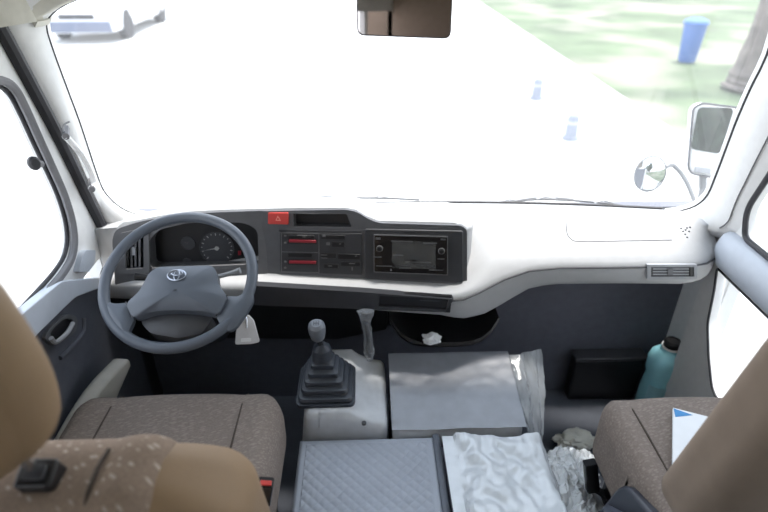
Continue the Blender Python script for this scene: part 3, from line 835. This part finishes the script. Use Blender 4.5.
prism(bm, rect(-.006, -.0007, .006, .0007), F, .0262, .0276); link('shift_pattern', bm, WHEEL_SEAM, kn)

# clear bag of something hanging from the dashboard
hg = [atY(u, v, 1.185) for u, v in ((366, 311), (366, 322), (368, 338), (369, 352), (370, 361))]
HB = thing('plastic_wrap_strip', 'clear crinkled plastic strip hanging from the dash edge right of the gear knob', 'plastic', hg[0])
bm = NB(); st = []
pp = spline(hg, 5); wd = spline([V((.022, 0, 0)), V((.013, 0, 0)), V((.012, 0, 0)), V((.015, 0, 0)), V((.007, 0, 0))], 5)
for i, p in enumerate(pp):
    w = wd[i].x; st.append([p + V((w * math.cos(2 * PI * k / 14), .5 * w * math.sin(2 * PI * k / 14), 0)) * (1 + .5 * noise.noise(V((i * .9, k * 1.3, 1)))) if False else p + V((w * (1 + .45 * noise.noise(V((i * .8, k * .9, 1)))) * math.cos(2 * PI * k / 14), .5 * w * (1 + .6 * noise.noise(V((i * .8, k * .9, 7)))) * math.sin(2 * PI * k / 14), 0)) for k in range(14)])
loft(bm, st); link('wrap', bm, filmmat('crinkled clear plastic', (.40, .42, .45), .38, .12, .9, 70), HB, sharp=20)
bm = NB(); tube(bm, [hg[1], hg[2], hg[3]], [.006, .007, .007], 8); link('strap', bm, DARK, HB)

# ------------------------------------------------------------------ engine cover with its mats
EC = thing('engine_cover', 'boxed engine cover between the two front seats', 'engine cover', (.1, .7, 0))
bm = NB(); box(bm, -.178, .385, .10, .980, .0, .362); link('cover_body', bm, FOOT, EC, bevel=.01)
# raised front hump with its grey skin
bm = NB(); rbox(bm, (.222, 1.115, .220), (.168, .125, .220), .018, 12, lambda p, P: V((P.x, P.y, P.z - (.0 if p.z < 0 else (1.24 - P.y) * .19 * p.z) + (.008 if p.z > 0 else 0) * p.z))); link('front_hump', bm, COVER, EC, sharp=50)
# quilted mat: lozenge embossing in the mesh
MT = thing('quilted_mat', 'grey quilted vinyl mat lying on the engine cover', 'mat', (0, .7, .365))
bm = NB()
def qm(i, j):
    x = -.181 + .338 * i; y = .30 + .68 * j
    e = min(i * .338, (1 - i) * .338, (1 - j) * .68)
    u = (x + y) / .0135; w = (x - y) / .0135
    h = abs(math.sin(u * PI * .5)) * abs(math.sin(w * PI * .5))
    flat = 0 if e < .02 else 1
    z = .394 + (.003 * h ** .5 if flat else 0)
    if e < .012: z -= .012 * (1 - e / .012) ** 2
    if i < .001 or i > .999 or j > .999: z = .366
    return V((x, y, z))
grid(bm, 170, 330, qm); link('quilted_top', bm, QUILT, MT, sharp=60)
bm = NB(); tube(bm, [V((.162, .30, .385)), V((.162, .984, .385))], .010, 8); link('edge_binding', bm, mat('mat binding dark', (.11, .125, .155), .5), MT)

# plastic sheets
def sheet(name, fn, nu, nv, m, parent=None):
    bm = NB(); grid(bm, nu, nv, fn); o = link(name, bm, m, parent, sharp=35)
    return o
def wr(x, y, s, seed): return noise.noise(V((x * s, y * s * .6, seed))) + .5 * abs(noise.noise(V((x * s * 2.3 + 3, y * s * 1.7, seed)))) + .25 * noise.noise(V((x * s * 5, y * s * 4, seed + 3)))
def s1(i, j):
    # film on the front hump, with loose flap at the right edge
    x = .052 + .342 * i; y = .988 + .255 * j
    z = .404 + (y - .99) * .19 + .002 * wr(x, y, 10, 2) + .0025
    if j > .93: z -= .03 * ((j - .93) / .07) ** 2
    if i < .12: z += .004 * (1 - i / .12) * noise.noise(V((0, y * 30, 2)))
    return V((x, y, z))
o = sheet('hump_film', s1, 40, 40, SHEETG); tag(o, 'smooth grey plastic film over the raised front of the engine cover', 'plastic sheet')
c_tl, c_tr, c_bl, c_br = atZ(508, 356, .452), atZ(541, 349, .44), atZ(528, 436, .40), atZ(541, 444, .26)
def s2(i, j):
    # translucent flap hanging from the right edge of the hump
    p = c_tl.lerp(c_tr, j).lerp(c_bl.lerp(c_br, j), i)
    p = p + V((.010 * math.sin(i * PI) * j, 0, 0)) + V((.5, -.6, .3)) * (.014 * wr(j * 1.6, i, 3.2, 9))
    p.x = max(p.x, .3925 + .004 * j)
    return p
o = sheet('plastic_flap', s2, 30, 40, SHEET2); tag(o, 'translucent plastic flap hanging down the right side of the raised engine cover', 'plastic sheet')
def s3(i, j):
    # silvery sheet over the right half of the cover, falling to the right
    y = .30 + .665 * j
    s = i * .50
    if s < .215: x = .175 + s; z = .405
    else:
        t = s - .215; a = min(t / .05, 1)
        x = .390 + .02 * math.sin(a * PI / 2) + t * .38; z = .405 - .02 * (1 - math.cos(a * PI / 2)) - max(0, t - .03) * .93
    k = .022 if .03 < s else .003
    z += k * wr(s, y, 9, 5) + .010 * wr(s + y * .7, y, 4, 8) * (1 if s > .03 else .2)
    z += (.006 * wr(s + y * .4, y - s * .5, 21, 4) + .010 * abs(noise.noise(V((s * 13 + y * 5, y * 9 - s * 6, 2.2)))) ) * (1 if s > .03 else .15)
    x += .012 * wr(s, y, 7, 11) * min(1, s / .1)
    return V((x, y, max(z, .385 if x < .388 else .02)))
PS = sheet('plastic_sheet', s3, 90, 90, SHEET); tag(PS, 'crumpled silvery plastic sheet draped beside the quilted mat', 'plastic sheet')
b_tl, b_tr, b_bl, b_br = atZ(543, 452, .30), atZ(592, 454, .14), atZ(548, 540, .33), atZ(612, 540, .22)
def s4(i, j):
    p = b_tl.lerp(b_tr, i).lerp(b_bl.lerp(b_br, i), 1 - j)
    return p + V((.02 * wr(j, i, 4, 3), .02 * wr(i, j, 4, 13), .03 * wr(i * .8, j, 6, 6) + .02 * math.sin(PI * i)))
o = sheet('plastic_bag', s4, 60, 60, filmmat('white crinkled plastic', (.85, .88, .90), .92, .2, .5, 40)); tag(o, 'crumpled white plastic bag lying by the passenger seat base', 'plastic bag')

# ------------------------------------------------------------------ seats
DS = thing('driver_seat', 'brown fabric driver seat with tan vinyl back and tall headrest', 'seat', (-.46, .75, 0))
bm = NB()
def cfn(cx, hx):
    def f(p, P):
        if p.z > 0:
            ax = abs(P.x - cx) / hx
            P.z += .016 * min(1, max(0, (ax - .6) / .25)) * p.z - .012 * max(0, -p.y) * 0
            P.z += .012 * (1 - p.y * p.y) * (1 - min(1, ax)) * p.z
        if p.y > 0:
            P.y -= .035 * (abs(P.x - cx) / hx) ** 3
        return P
    return f
rbox(bm, (-.462, .80, .43), (.252, .255, .082), .055, 20, cfn(-.462, .252)); dc = link('cushion', bm, CUSH, DS, sharp=80)
for sx in (-.155, .155):
    bm = NB(); tube(bm, [V((-.462 + sx, y, z)) for y, z in ((.56, .507), (.70, .517), (.85, .519), (.98, .515), (1.02, .505), (1.045, .485), (1.052, .45))], .0024, 6); link('cushion_seam', bm, PIPING, dc)
bm = NB(); box(bm, -.66, -.26, .58, 1.0, .02, .36); link('pedestal', bm, BLACK, DS, bevel=.02)
# backrest: leans back; top profile higher over the bolsters
def bfn(cx, hx, lean, zc):
    def f(p, P):
        ax = (P.x - cx) / hx
        if p.z > 0:
            P.z += .020 * math.exp(-((abs(ax) - .62) / .22) ** 2) * p.z - .15 * max(0, abs(ax) - .62) ** 1.6 * p.z
        P.y += -.012 * ax * ax + .03 * max(0, abs(ax) - .55) * 2 * (1 if p.y > 0 else .0)
        P.y -= lean * (P.z - zc)
        return P
    return f
bxc, bhx = -.455, .300
rbm = NB(); rbox(rbm, (bxc, .55, .680), (bhx, .064, .245), .055, 22, bfn(bxc, bhx, .25, .55)); db = link('backrest', rbm, TAN, DS, sharp=80)
# patterned fabric wraps over the top and a little way down the back
def ffn(p, P):
    ax = (P.x - bxc) / bhx
    if p.z > 0: P.z += .012 * min(1, max(0, (abs(ax) - .42) / .10)) * p.z - .10 * max(0, abs(ax) - .62) ** 1.5
    P.y -= .25 * (P.z - .55)
    return P
bm = NB(); rbox(bm, (bxc, .55, .886), (.222, .074, .057), .054, 24, ffn); fb = link('backrest_fabric', bm, BACKF, DS, sharp=80)
bm = NB(); rbox(bm, (bxc, .578, .68), (.2, .05, .2), .04, 12, bfn(bxc, bhx, .25, .55)); link('front_fabric', bm, BACKF, DS, sharp=80)
for sx in (-.133, .133):
    bm = NB(); tube(bm, [V((bxc + sx, y - .25 * (z - .55), z)) for y, z in ((.474, .845), (.474, .885), (.484, .923), (.52, .947), (.55, .951), (.58, .947))], .0026, 6); link('back_seam', bm, PIPING, fb)
# headrest
hc = V((-.458, .412, 1.137))
bm = NB(); rbox(bm, hc, (.142, .055, .142), .054, 18, lambda p, P: V((P.x * 1.0 - (P.x - hc.x) * .28 * max(0, -p.z) ** 2 - (P.x - hc.x) * .12 * max(0, p.z) ** 3, P.y - .16 * (P.z - hc.z) - .02 * (1 - p.x * p.x), P.z))); link('headrest', bm, TAN, DS, sharp=80)
for sx in (-.078, .078):
    b_ = atZ(40, 476, .952) + V((sx - .078, 0, 0))
    bm = NB(); tube(bm, [b_, V((hc.x + sx * .9, hc.y + .01, hc.z - .09))], .006, 10); link('headrest_post', bm, CHROME, DS)
    F = Frame(b_ + V((0, 0, .0)), (0, -.35, 1)); bm = NB(); prism(bm, rpoly(rect(-.021, -.017, .021, .017), .007, 4), F, -.02, .012); pg = link('post_guide', bm, BLACK, DS, bevel=.003)
    bm = NB(); prism(bm, rpoly(rect(-.012, -.009, .012, .009), .004, 4), F, .011, .016); link('guide_button', bm, DARK, pg, bevel=.001)
# side shield between seat and door
bm = NB()
sp = spline([V((-.730, .72, .37)), V((-.728, .82, .43)), V((-.718, .95, .465)), V((-.695, 1.06, .495)), V((-.660, 1.15, .515))], 5)
hs_ = spline([V((.05, 0, 0)), V((.055, 0, 0)), V((.05, 0, 0)), V((.038, 0, 0)), V((.012, 0, 0))], 5)
st = []
for p, h in zip(sp, hs_):
    w = .026
    st.append([p + V((a, 0, b)) for a, b in rpoly([(-.018, -h.x * 2.0), (w, -h.x * 2.0), (w, h.x * .2), (-.004, h.x * .5), (-.018, h.x * .2)], .008, 3)])
loft(bm, st); link('side_shield', bm, SHELL, DS, sharp=50)
bm = NB(); tube(bm, spline([V((-.735, .70, .36)), V((-.715, .76, .44)), V((-.712, .80, .47)), V((-.68, .86, .50))], 5), .011, 8, flat=.4); link('shield_strap', bm, DARK, DS)
# buckle
bc = atY(266, 482, .66)
bm = NB(); F = Frame(bc, (.2, -.2, 1), hint=(1, 0, 0)); prism(bm, rpoly(rect(-.014, -.010, .014, .010), .004, 3), F, -.075, .0); bk = link('belt_buckle', bm, BLACK, DS, bevel=.003)
bm = NB(); prism(bm, rect(-.010, -.007, .010, .002), F, -.001, .003); link('release_button', bm, RED, bk, bevel=.001)
bm = NB(); tube(bm, [F.p(0, 0, -.07), F.p(-.01, 0, -.2), V((bc.x - .02, .66, .2))], .008, 8); link('buckle_stalk', bm, DARK, DS)

PSG = thing('passenger_seat', 'brown fabric passenger seat with taupe back beside the bright door', 'seat', (.74, .75, 0))
pcx, phx = .752, .205
bm = NB(); rbox(bm, (pcx, .775, .425), (phx, .225, .085), .042, 20, cfn(pcx, phx)); pc = link('cushion', bm, CUSH, PSG, sharp=80)
for sx in (-.135, .135):
    bm = NB(); tube(bm, [V((pcx + sx, y, z)) for y, z in ((.56, .507), (.70, .517), (.85, .519), (.93, .516), (.965, .505), (.985, .485), (.992, .45))], .0024, 6); link('cushion_seam', bm, PIPING, pc)
bm = NB(); box(bm, .60, .92, .60, .95, .02, .355); link('pedestal', bm, BLACK, PSG, bevel=.02)
bm = NB()
def pf(p, P):
    ax = (P.x - pcx) / .25
    P.z -= .10 * max(0, abs(ax) - .7) * max(0, p.z)
    P.y -= .22 * (P.z - .55)
    return P
rbox(bm, (pcx + .01, .60, .885), (.275, .060, .235), .04, 20, pf); link('backrest', bm, TAUPE, PSG, sharp=80)
# recliner bracket and buckle at the aisle side
bm = NB(); F = Frame((.532, .64, .415), (-1, 0, .25), hint=(0, -1, 0))
prism(bm, rpoly([(-.12, .07), (-.13, -.08), (.06, -.10), (.10, -.02), (.08, .10), (.02, .12)], .03, 5), F, -.02, .022); rb = link('recliner_cover', bm, mat('bracket blue grey', (.035, .04, .055), .4), PSG, bevel=.008)
bm = NB(); tube(bm, [V((.505, .74, .42)), V((.505, .67, .485)), V((.535, .60, .50))], [.011, .013, .010], 8); link('recliner_lever', bm, mat('lever blue grey', (.08, .09, .12), .4), PSG)
bc = atZ(590, 462, .33)
bm = NB(); F = Frame(bc, (-.2, .2, 1)); prism(bm, rpoly(rect(-.016, -.012, .016, .012), .004, 3), F, -.09, 0); bk = link('belt_buckle', bm, BLACK, PSG, bevel=.003)
bm = NB(); tube(bm, spline([F.p(0, 0, -.08), F.p(.03, -.03, -.13), V((.56, .66, .16))], 5), .013, 8, flat=.5); link('buckle_stalk', bm, DARK, PSG)

# booklet on the passenger cushion
BK = thing('booklet', 'white paper booklet with a blue corner lying on the passenger seat', 'booklet', (.72, .72, .52))
def zc(x, y): return .529 + .25 * max(0, (.74 - y)) * .2
pb = [atZ(u, v, .53) for u, v in ((673, 408), (720, 420), (735, 440), (668, 470))]
bm = NB()
pts = [V((p.x, p.y, .527)) for p in (pb[0], pb[1], pb[2] + V((.03, -.06, 0)), pb[3] + V((.0, -.02, 0)))]
F = Frame(pts[0], (0, 0, 1))
loc = [((p - pts[0]).dot(F.ex), (p - pts[0]).dot(F.ey)) for p in pts]
prism(bm, loc, F, -.004, .004); link('pages', bm, PAPER, BK)
bm = NB(); e1 = V(loc[1]) - V(loc[0]); e2 = V(loc[3]) - V(loc[0])
c0 = V(loc[0])
prism(bm, [tuple(c0 + e1 * .01 + e2 * .01), tuple(c0 + e1 * .42 + e2 * .04), tuple(c0 + e1 * .05 + e2 * .14)], F, .003, .0046); link('blue_corner', bm, BLUEINK, BK)

# ------------------------------------------------------------------ footwell things
BX = thing('footwell_box', 'low black box against the firewall under the passenger dash', 'box', (.82, 1.44, 0))
bm = NB(); box(bm, .72, .968, 1.475, 1.528, .0, .185); link('body', bm, BLACK, BX, bevel=.008)
bm = NB(); box(bm, .715, .973, 1.470, 1.528, .185, .20); link('lid', bm, DARK, BX, bevel=.004)
BT = thing('detergent_bottle', 'blue plastic jug with black cap standing by the passenger door', 'bottle', (.90, 1.28, 0))
bcx, bcy = .990, 1.40
bm = NB(); st = []
for z, hx, hy in [(a_ * 1.1, b_ * 1.1, c_ * 1.1) for a_, b_, c_ in ((.0, .042, .040), (.006, .048, .045), (.10, .050, .046), (.15, .046, .043), (.17, .044, .040), (.19, .050, .045), (.23, .052, .046), (.252, .046, .042), (.268, .032, .030), (.278, .022, .022), (.284, .021, .021))]:
    st.append([V((bcx + hx * math.copysign(abs(math.cos(t)) ** .7, math.cos(t)), bcy + hy * math.copysign(abs(math.sin(t)) ** .7, math.sin(t)), z)) for t in [2 * PI * k / 32 for k in range(32)]])
loft(bm, st); link('jug', bm, BOTTLE, BT, sharp=60)
bm = NB(); F = Frame((bcx, bcy, .311), (0, 0, 1)); lathe(bm, [(.026, 0), (.027, .004), (.027, .018), (.022, .024), (.018, .024), (.018, .020), (0, .020)], F, 24); link('cap', bm, BLACK, BT)
bm = NB(); F = Frame((bcx, bcy, .306), (0, 0, 1)); lathe(bm, [(.026, 0), (.031, .001), (.031, .006), (.026, .007)], F, 24); link('collar', bm, WHITE, BT)
bm = NB(); st = []
for z in (.10, .17):
    st.append([V((bcx + .0562 * math.copysign(abs(math.cos(t)) ** .7, math.cos(t)), bcy + .0520 * math.copysign(abs(math.sin(t)) ** .7, math.sin(t)), z)) for t in [PI + PI * (.12 + .76 * k / 16) for k in range(17)]])
grid_rows = st
bm = NB(); loft(bm, st, closed=False); link('label_band', bm, LABELB, BT)
p = atZ(580, 446, .03)
o = crumple('crumpled_paper', (p.x - .005, p.y + .02, .036), .065, .035, .028, mat('cream paper', (.85, .83, .74), .8), 8.1, .4)
tag(o, 'crumpled cream paper lying on the floor beside the passenger seat', 'paper')

# ------------------------------------------------------------------ interior mirror
MR = thing('rear_view_mirror', 'interior rear view mirror hanging from above the windshield', 'mirror', (.08, 1.15, 1.42))
mc = V((.073, 1.12, 1.367))
FM = Frame(mc, (-.12, -1, .06))
hw, hh = .0885, .05
sh = rpoly([(-hw, -hh + .003), (hw, -hh - .002), (hw, hh - .003), (-hw, hh)], .014, 5)
bm = NB(); prism(bm, sh, FM, -.022, .001, ); link('shell', bm, mat('mirror shell brown', (.07, .05, .048), .5), MR, bevel=.004)
sh2 = rpoly([(-hw + .003, -hh + .006), (hw - .003, -hh + .001), (hw - .003, hh - .006), (-hw + .003, hh - .003)], .012, 5)
bm = NB(); prism(bm, sh2, FM, .0, .002); link('mirror_glass', bm, MIRRORD, MR)
bm = NB(); tube(bm, spline([mc + V((0, .02, .02)), mc + V((0, .06, .09)), mc + V((0, .20, .28))], 5), .008, 10); link('stem', bm, BLACK, MR)

# seats and partition behind, seen in the mirror
def back_seat(x, y, nm, lab):
    t = thing(nm, lab, 'seat', (x, y, 0), 'saloon seats behind the cab')
    bm = NB(); rbox(bm, (x, y + .22, .40), (.22, .22, .08), .05, 8); link('cushion', bm, CUSH, t, sharp=80)
    bm = NB(); rbox(bm, (x, y - .02, .80), (.22, .06, .38), .05, 8); link('backrest', bm, TAUPE, t, sharp=80)
    bm = NB(); box(bm, x - .18, x + .18, y + .05, y + .40, 0, .33); link('pedestal', bm, BLACK, t, bevel=.01)
    return t
for k, (x, y) in enumerate(((-.5, -1.0), (.0, -1.0), (.7, -1.0), (-.5, -2.0), (.0, -2.0), (.7, -2.0))):
    back_seat(x, y, 'saloon_seat', 'brown saloon seat behind the cab, seen only in the interior mirror')

# ------------------------------------------------------------------ outside
GZ = -.75
bm = NB(); box(bm, -40, 3.55, -25, 60, GZ - .1, GZ); struct('road', bm, ROAD)
bm = NB(); box(bm, 3.55, 3.72, -25, 60, GZ - .1, GZ + .12); struct('kerb', bm, KERB, bevel=.02)
bm = NB()
grid(bm, 40, 80, lambda i, j: V((3.70 + 40 * i * i, -20 + 70 * j, GZ + .10 + .005 * noise.noise(V((i * 30, j * 40, 0))))))
g = link('verge_grass', bm, GRASS); g['kind'] = 'stuff'; g['label'] = 'pale sunlit grass verge beyond the kerb'; g['category'] = 'grass'
# two small bollards by the kerb
def bollard(u, v, lab):
    p = atZ(u, v, GZ); t = thing('kerb_bollard', lab, 'bollard', (p.x, p.y, GZ), 'kerb bollards')
    F = Frame((p.x, p.y, GZ), (0, 0, 1)); bm = NB()
    lathe(bm, [(0, 0), (.10, 0), (.10, .03), (.075, .05), (.07, .26), (.05, .30), (0, .31)], F, 18); link('post', bm, STONE, t)
    bm = NB(); lathe(bm, [(.073, .19), (.076, .195), (.076, .225), (.073, .23)], F, 18); link('band', bm, GREYP, t)
bollard(570, 139, 'nearer of the two low grey bollards on the road edge')
bollard(536, 99, 'farther of the two low grey bollards on the road edge')
# blue bin
p = atZ(686, 62, GZ + .1)
t = thing('litter_bin', 'upright blue litter bin standing on the grass verge', 'bin', (p.x, p.y, GZ + .1))
F = Frame((p.x, p.y, GZ + .107), (0, 0, 1))
bm = NB(); lathe(bm, [(0, .0), (.13, .0), (.15, .04), (.19, .64), (.18, .65), (0, .65)], F, 20); link('body', bm, BIN, t)
bm = NB(); lathe(bm, [(.20, .63), (.21, .66), (.19, .70), (.10, .74), (0, .75)], F, 20); link('lid', bm, BIN, t)
# tree
p = atZ(743, 97, GZ)
t = thing('tree', 'pale brown tree trunk on the verge near the right edge', 'tree', (p.x, p.y, GZ))
bm = NB(); tr_ = spline([V((p.x - .02, p.y, GZ + .107)), V((p.x + .02, p.y, GZ + .4)), V((p.x + .08, p.y, GZ + 1.2)), V((p.x + .05, p.y + .1, GZ + 2.4)), V((p.x + .2, p.y, GZ + 3.6)), V((p.x + .3, p.y, GZ + 5))], 6)
tube(bm, tr_, [.34 - .2 * (i / 30) ** .7 + .05 * noise.noise(V((i * .7, 0, 0))) for i in range(len(tr_))], 14); link('trunk', bm, BARK, t)
for (dx, dy, z0) in ((.9, .3, 2.2), (-.8, .5, 2.6), (.5, -.7, 3.1)):
    bm = NB(); tube(bm, spline([V((p.x + .08, p.y, GZ + z0)), V((p.x + dx * .6, p.y + dy * .6, GZ + z0 + .6)), V((p.x + dx * 1.4, p.y + dy * 1.4, GZ + z0 + 1.6))], 5), [.10 - .007 * i for i in range(11)], 10); link('branch', bm, BARK, t)
# unseen dark trees added behind the bus to darken the wing mirror's reflection
DARKLEAF = mat('dark leaves', (.03, .05, .03), .9, var=.6, nscale=4, bump=1, bscale=9)
for k, (tx, ty, th, lab) in enumerate(((2.9, -8.5, 3.2, 'added dark tree behind the bus, nearer one for the wing mirror reflection'), (5.2, -10.5, 4.6, 'added dark tree behind the bus, taller one for the wing mirror reflection'))):
    t = thing('reflection_tree', lab, 'tree', (tx, ty, GZ), 'added trees behind the bus')
    bm = NB(); tube(bm, [V((tx, ty, GZ + .13)), V((tx + .05, ty, GZ + th * .5))], [.16, .10], 10); link('trunk', bm, BARK, t)
    bm = NB(); bmesh.ops.create_icosphere(bm, subdivisions=4, radius=1)
    for v in bm.verts:
        n_ = 1 + .35 * noise.noise(v.co * 2 + V((k * 5, 0, 0))) + .25 * noise.noise(v.co * 6)
        v.co = V((tx, ty, GZ + th * .62)) + V((v.co.x * 1.1 * n_, v.co.y * 1.1 * n_, v.co.z * th * .42 * n_))
    link('crown', bm, DARKLEAF, t, sharp=180)
# parked car far ahead
p = atZ(83, 44, GZ)
cx, cy_ = p.x, p.y
t = thing('parked_car', 'white car facing the bus on the far left of the road', 'car', (cx, cy_ + 2, GZ))
bm = NB(); st = []
for y, zt, w in ((0, .55, .68), (.15, .72, .76), (1.1, .86, .80), (3.6, .90, .80), (4.0, .80, .74)):
    st.append([V((cx + a, cy_ + y, GZ + b)) for a, b in rpoly([(-w, .22), (w, .22), (w * 1.03, .5), (w * .95, zt), (-w * .95, zt), (-w * 1.03, .5)], .08, 3)])
loft(bm, st); body = link('body', bm, CARW, t, sharp=40)
bm = NB(); st = []
for y, zt, w in ((1.0, .86, .74), (1.75, 1.38, .60), (3.0, 1.42, .60), (3.8, .88, .70)):
    st.append([V((cx - w - .0, cy_ + y, GZ + .84)), V((cx - w * .93, cy_ + y, GZ + zt)), V((cx + w * .93, cy_ + y, GZ + zt)), V((cx + w, cy_ + y, GZ + .84))])
loft(bm, st); link('cabin', bm, CARW, t, sharp=40)
bm = NB(); F = Frame((cx, cy_ + 1.35, GZ + 1.11), (0, -.52, .75)); prism(bm, [(-.64, -.38), (.64, -.38), (.55, .38), (-.55, .38)], F, -.0, .02); link('windscreen', bm, CARD, t)
bm = NB(); box(bm, cx - .70, cx + .70, cy_ - .05, cy_ + .1, GZ + .24, GZ + .46); link('bumper', bm, CARD, t, bevel=.02)
bm = NB(); box(bm, cx - .38, cx + .38, cy_ - .01, cy_ + .1, GZ + .50, GZ + .60); link('grille', bm, TYRE, t, bevel=.01)
for sx in (-1, 1):
    bm = NB(); F = Frame((cx + sx * .55, cy_ + .05, GZ + .60), (sx * .2, -1, .2)); lathe(bm, [(.12, -.05), (.12, .01), (.08, .03), (0, .035)], F, 16, sy=.6); link('headlight', bm, MARK, t)
    for yy in (.75, 3.2):
        bm = NB(); F = Frame((cx + sx * .74, cy_ + yy, GZ + .31), (sx, 0, 0), hint=(0, 1, 0)); lathe(bm, [(0, -.12), (.31, -.12), (.31, .06), (.20, .08), (0, .06)], F, 20); link('wheel', bm, TYRE, t)

# outside mirrors at the right corner
YM = 1.95
def mir(pts, F, r): return rpoly(F.poly(pts), r, 6)
FO = Frame(atY(714, 142, YM), (-.156, -1, .187))
OM = thing('wing_mirror', 'tall white wing mirror outside the right of the windshield', 'mirror', FO.p(0, -.15, 0))
bm = NB(); prism(bm, mir([(688, 168), (693, 108), (702, 103), (741, 108), (742, 122), (727, 176), (716, 178), (692, 174)], FO, .025), FO, -.05, .0); link('shell', bm, WHITEP, OM, bevel=.012)
bm = NB(); prism(bm, mir([(690, 149), (698, 107), (734, 108), (720, 154)], FO, .02), FO, -.002, .003); link('mirror_glass', bm, MIRROR, OM)
bm = NB(); tube(bm, [FO.p(a, b, .001) for a, b in mir([(688, 168), (693, 108), (702, 103), (741, 108), (742, 122), (727, 176), (716, 178), (692, 174)], FO, .025)], .004, 6, closed=True); link('shell_edge', bm, DARK, OM)
bm = NB(); prism(bm, mir([(694, 172), (695, 166), (711, 168), (710, 174)], FO, .004), FO, -.01, .006); link('clamp', bm, GREYP, OM, bevel=.003)
arm_b = atY(697, 230, 1.80)
bm = NB(); tube(bm, [FO.p(*FO.at(705, 172), -.02), atY(703, 190, 1.92), atY(699, 206, 1.87), arm_b], [.014, .014, .012, .012], 10); link('arm', bm, ARM, OM)
bm = NB(); tube(bm, [arm_b, V((1.10, 1.62, .42)), V((1.08, 1.545, .30))], .014, 10); link('bracket', bm, ARM, OM)
FQ = Frame(atY(650, 174, YM - .05), (-.03, -1, .12))
RM = thing('round_mirror', 'small round convex mirror on a bent arm left of the wing mirror', 'mirror', FQ.o)
a, b = 0, 0
c1 = V(FQ.at(666, 180)).length
bm = NB(); rx = abs(FQ.at(666, 174)[0]); ry = abs(FQ.at(650, 192)[1])
lathe(bm, [(0, -.02), (.8 * rx, -.015), (rx, -.002), (rx * .985, .004), (rx * .95, .004)], FQ, 36, sy=ry / rx); link('shell', bm, ARM, RM)
bm = NB(); lathe(bm, [(rx * .96, .002), (rx * .7, .008), (rx * .35, .011), (0, .012)], FQ, 36, sy=ry / rx); link('mirror_glass', bm, MIRROR, RM)
bm = NB(); tube(bm, spline([FQ.p(rx * .7, 0.01, -.015), atY(668, 166, YM - .03), atY(674, 166, YM - .02), atY(683, 176, YM - .05), atY(691, 192, YM - .1), atY(697, 212, YM - .15), arm_b + V((0, -.01, -.02))], 5), .008, 8); link('arm', bm, ARM, RM)

# wipers resting outside at the foot of the glass
def wiper(pts, arm, lab):
    P = [V((p.x, yws(p.x, p.z) + .045, p.z)) for p in [atY(u, v, 1.57) for u, v in pts]]
    t = thing('windshield_wiper', lab, 'wiper', P[0], 'windshield wipers')
    bm = NB(); tube(bm, spline(P, 5), .0035, 6); link('blade', bm, RUBBER, t)
    A = [V((p.x, yws(p.x, p.z) + .06, p.z)) for p in [atY(u, v, 1.58) for u, v in arm]]
    bm = NB(); tube(bm, spline(A, 5), .0045, 6); link('arm', bm, GREYP, t)
    for k in range(1, 4):
        bm = NB(); q0 = P[k] if k < len(P) else P[-1]; tube(bm, [q0 + V((-.03, 0, .001)), q0 + V((0, .006, .006)), q0 + V((.03, 0, .001))], .003, 6); link('claw', bm, GREYP, t)
wiper([(265, 206), (300, 201), (340, 199), (380, 199.5), (420, 201.5)], [(258, 210), (300, 200), (330, 197), (345, 199)], 'left wiper at the foot of the windshield behind the instruments')
wiper([(475, 206), (510, 202), (545, 198), (600, 199), (650, 205)], [(448, 209), (500, 204), (540, 196.5), (572, 197)], 'right wiper at the foot of the windshield on the passenger side')

# ------------------------------------------------------------------ light
w = bpy.data.worlds.new('sky'); S.world = w; w.use_nodes = True
nt = w.node_tree; bg = nt.nodes['Background']
tc = nt.nodes.new('ShaderNodeTexCoord'); sx = nt.nodes.new('ShaderNodeSeparateXYZ'); nt.links.new(tc.outputs['Generated'], sx.inputs[0])
rp = nt.nodes.new('ShaderNodeValToRGB'); nt.links.new(sx.outputs['Z'], rp.inputs['Fac'])
rp.color_ramp.elements[0].position = 0; rp.color_ramp.elements[0].color = (.93, .95, 1, 1)
rp.color_ramp.elements[1].position = .8; rp.color_ramp.elements[1].color = (.72, .84, 1, 1)
nt.links.new(rp.outputs['Color'], bg.inputs['Color'])
bg.inputs['Strength'].default_value = 1.6
sun = bpy.data.lights.new('sun', 'SUN'); sun.energy = 3.5; sun.angle = math.radians(9); sun.color = (1, .96, .9)
so = bpy.data.objects.new('sun', sun); COL.objects.link(so)
so.rotation_euler = V((-.14, -.17, -1.0)).to_track_quat('-Z', 'Y').to_euler()
S.view_settings.view_transform = 'Standard'; S.view_settings.look = 'None'
S.view_settings.exposure = 1.0; S.view_settings.gamma = 1.0
S.view_settings.use_curve_mapping = False
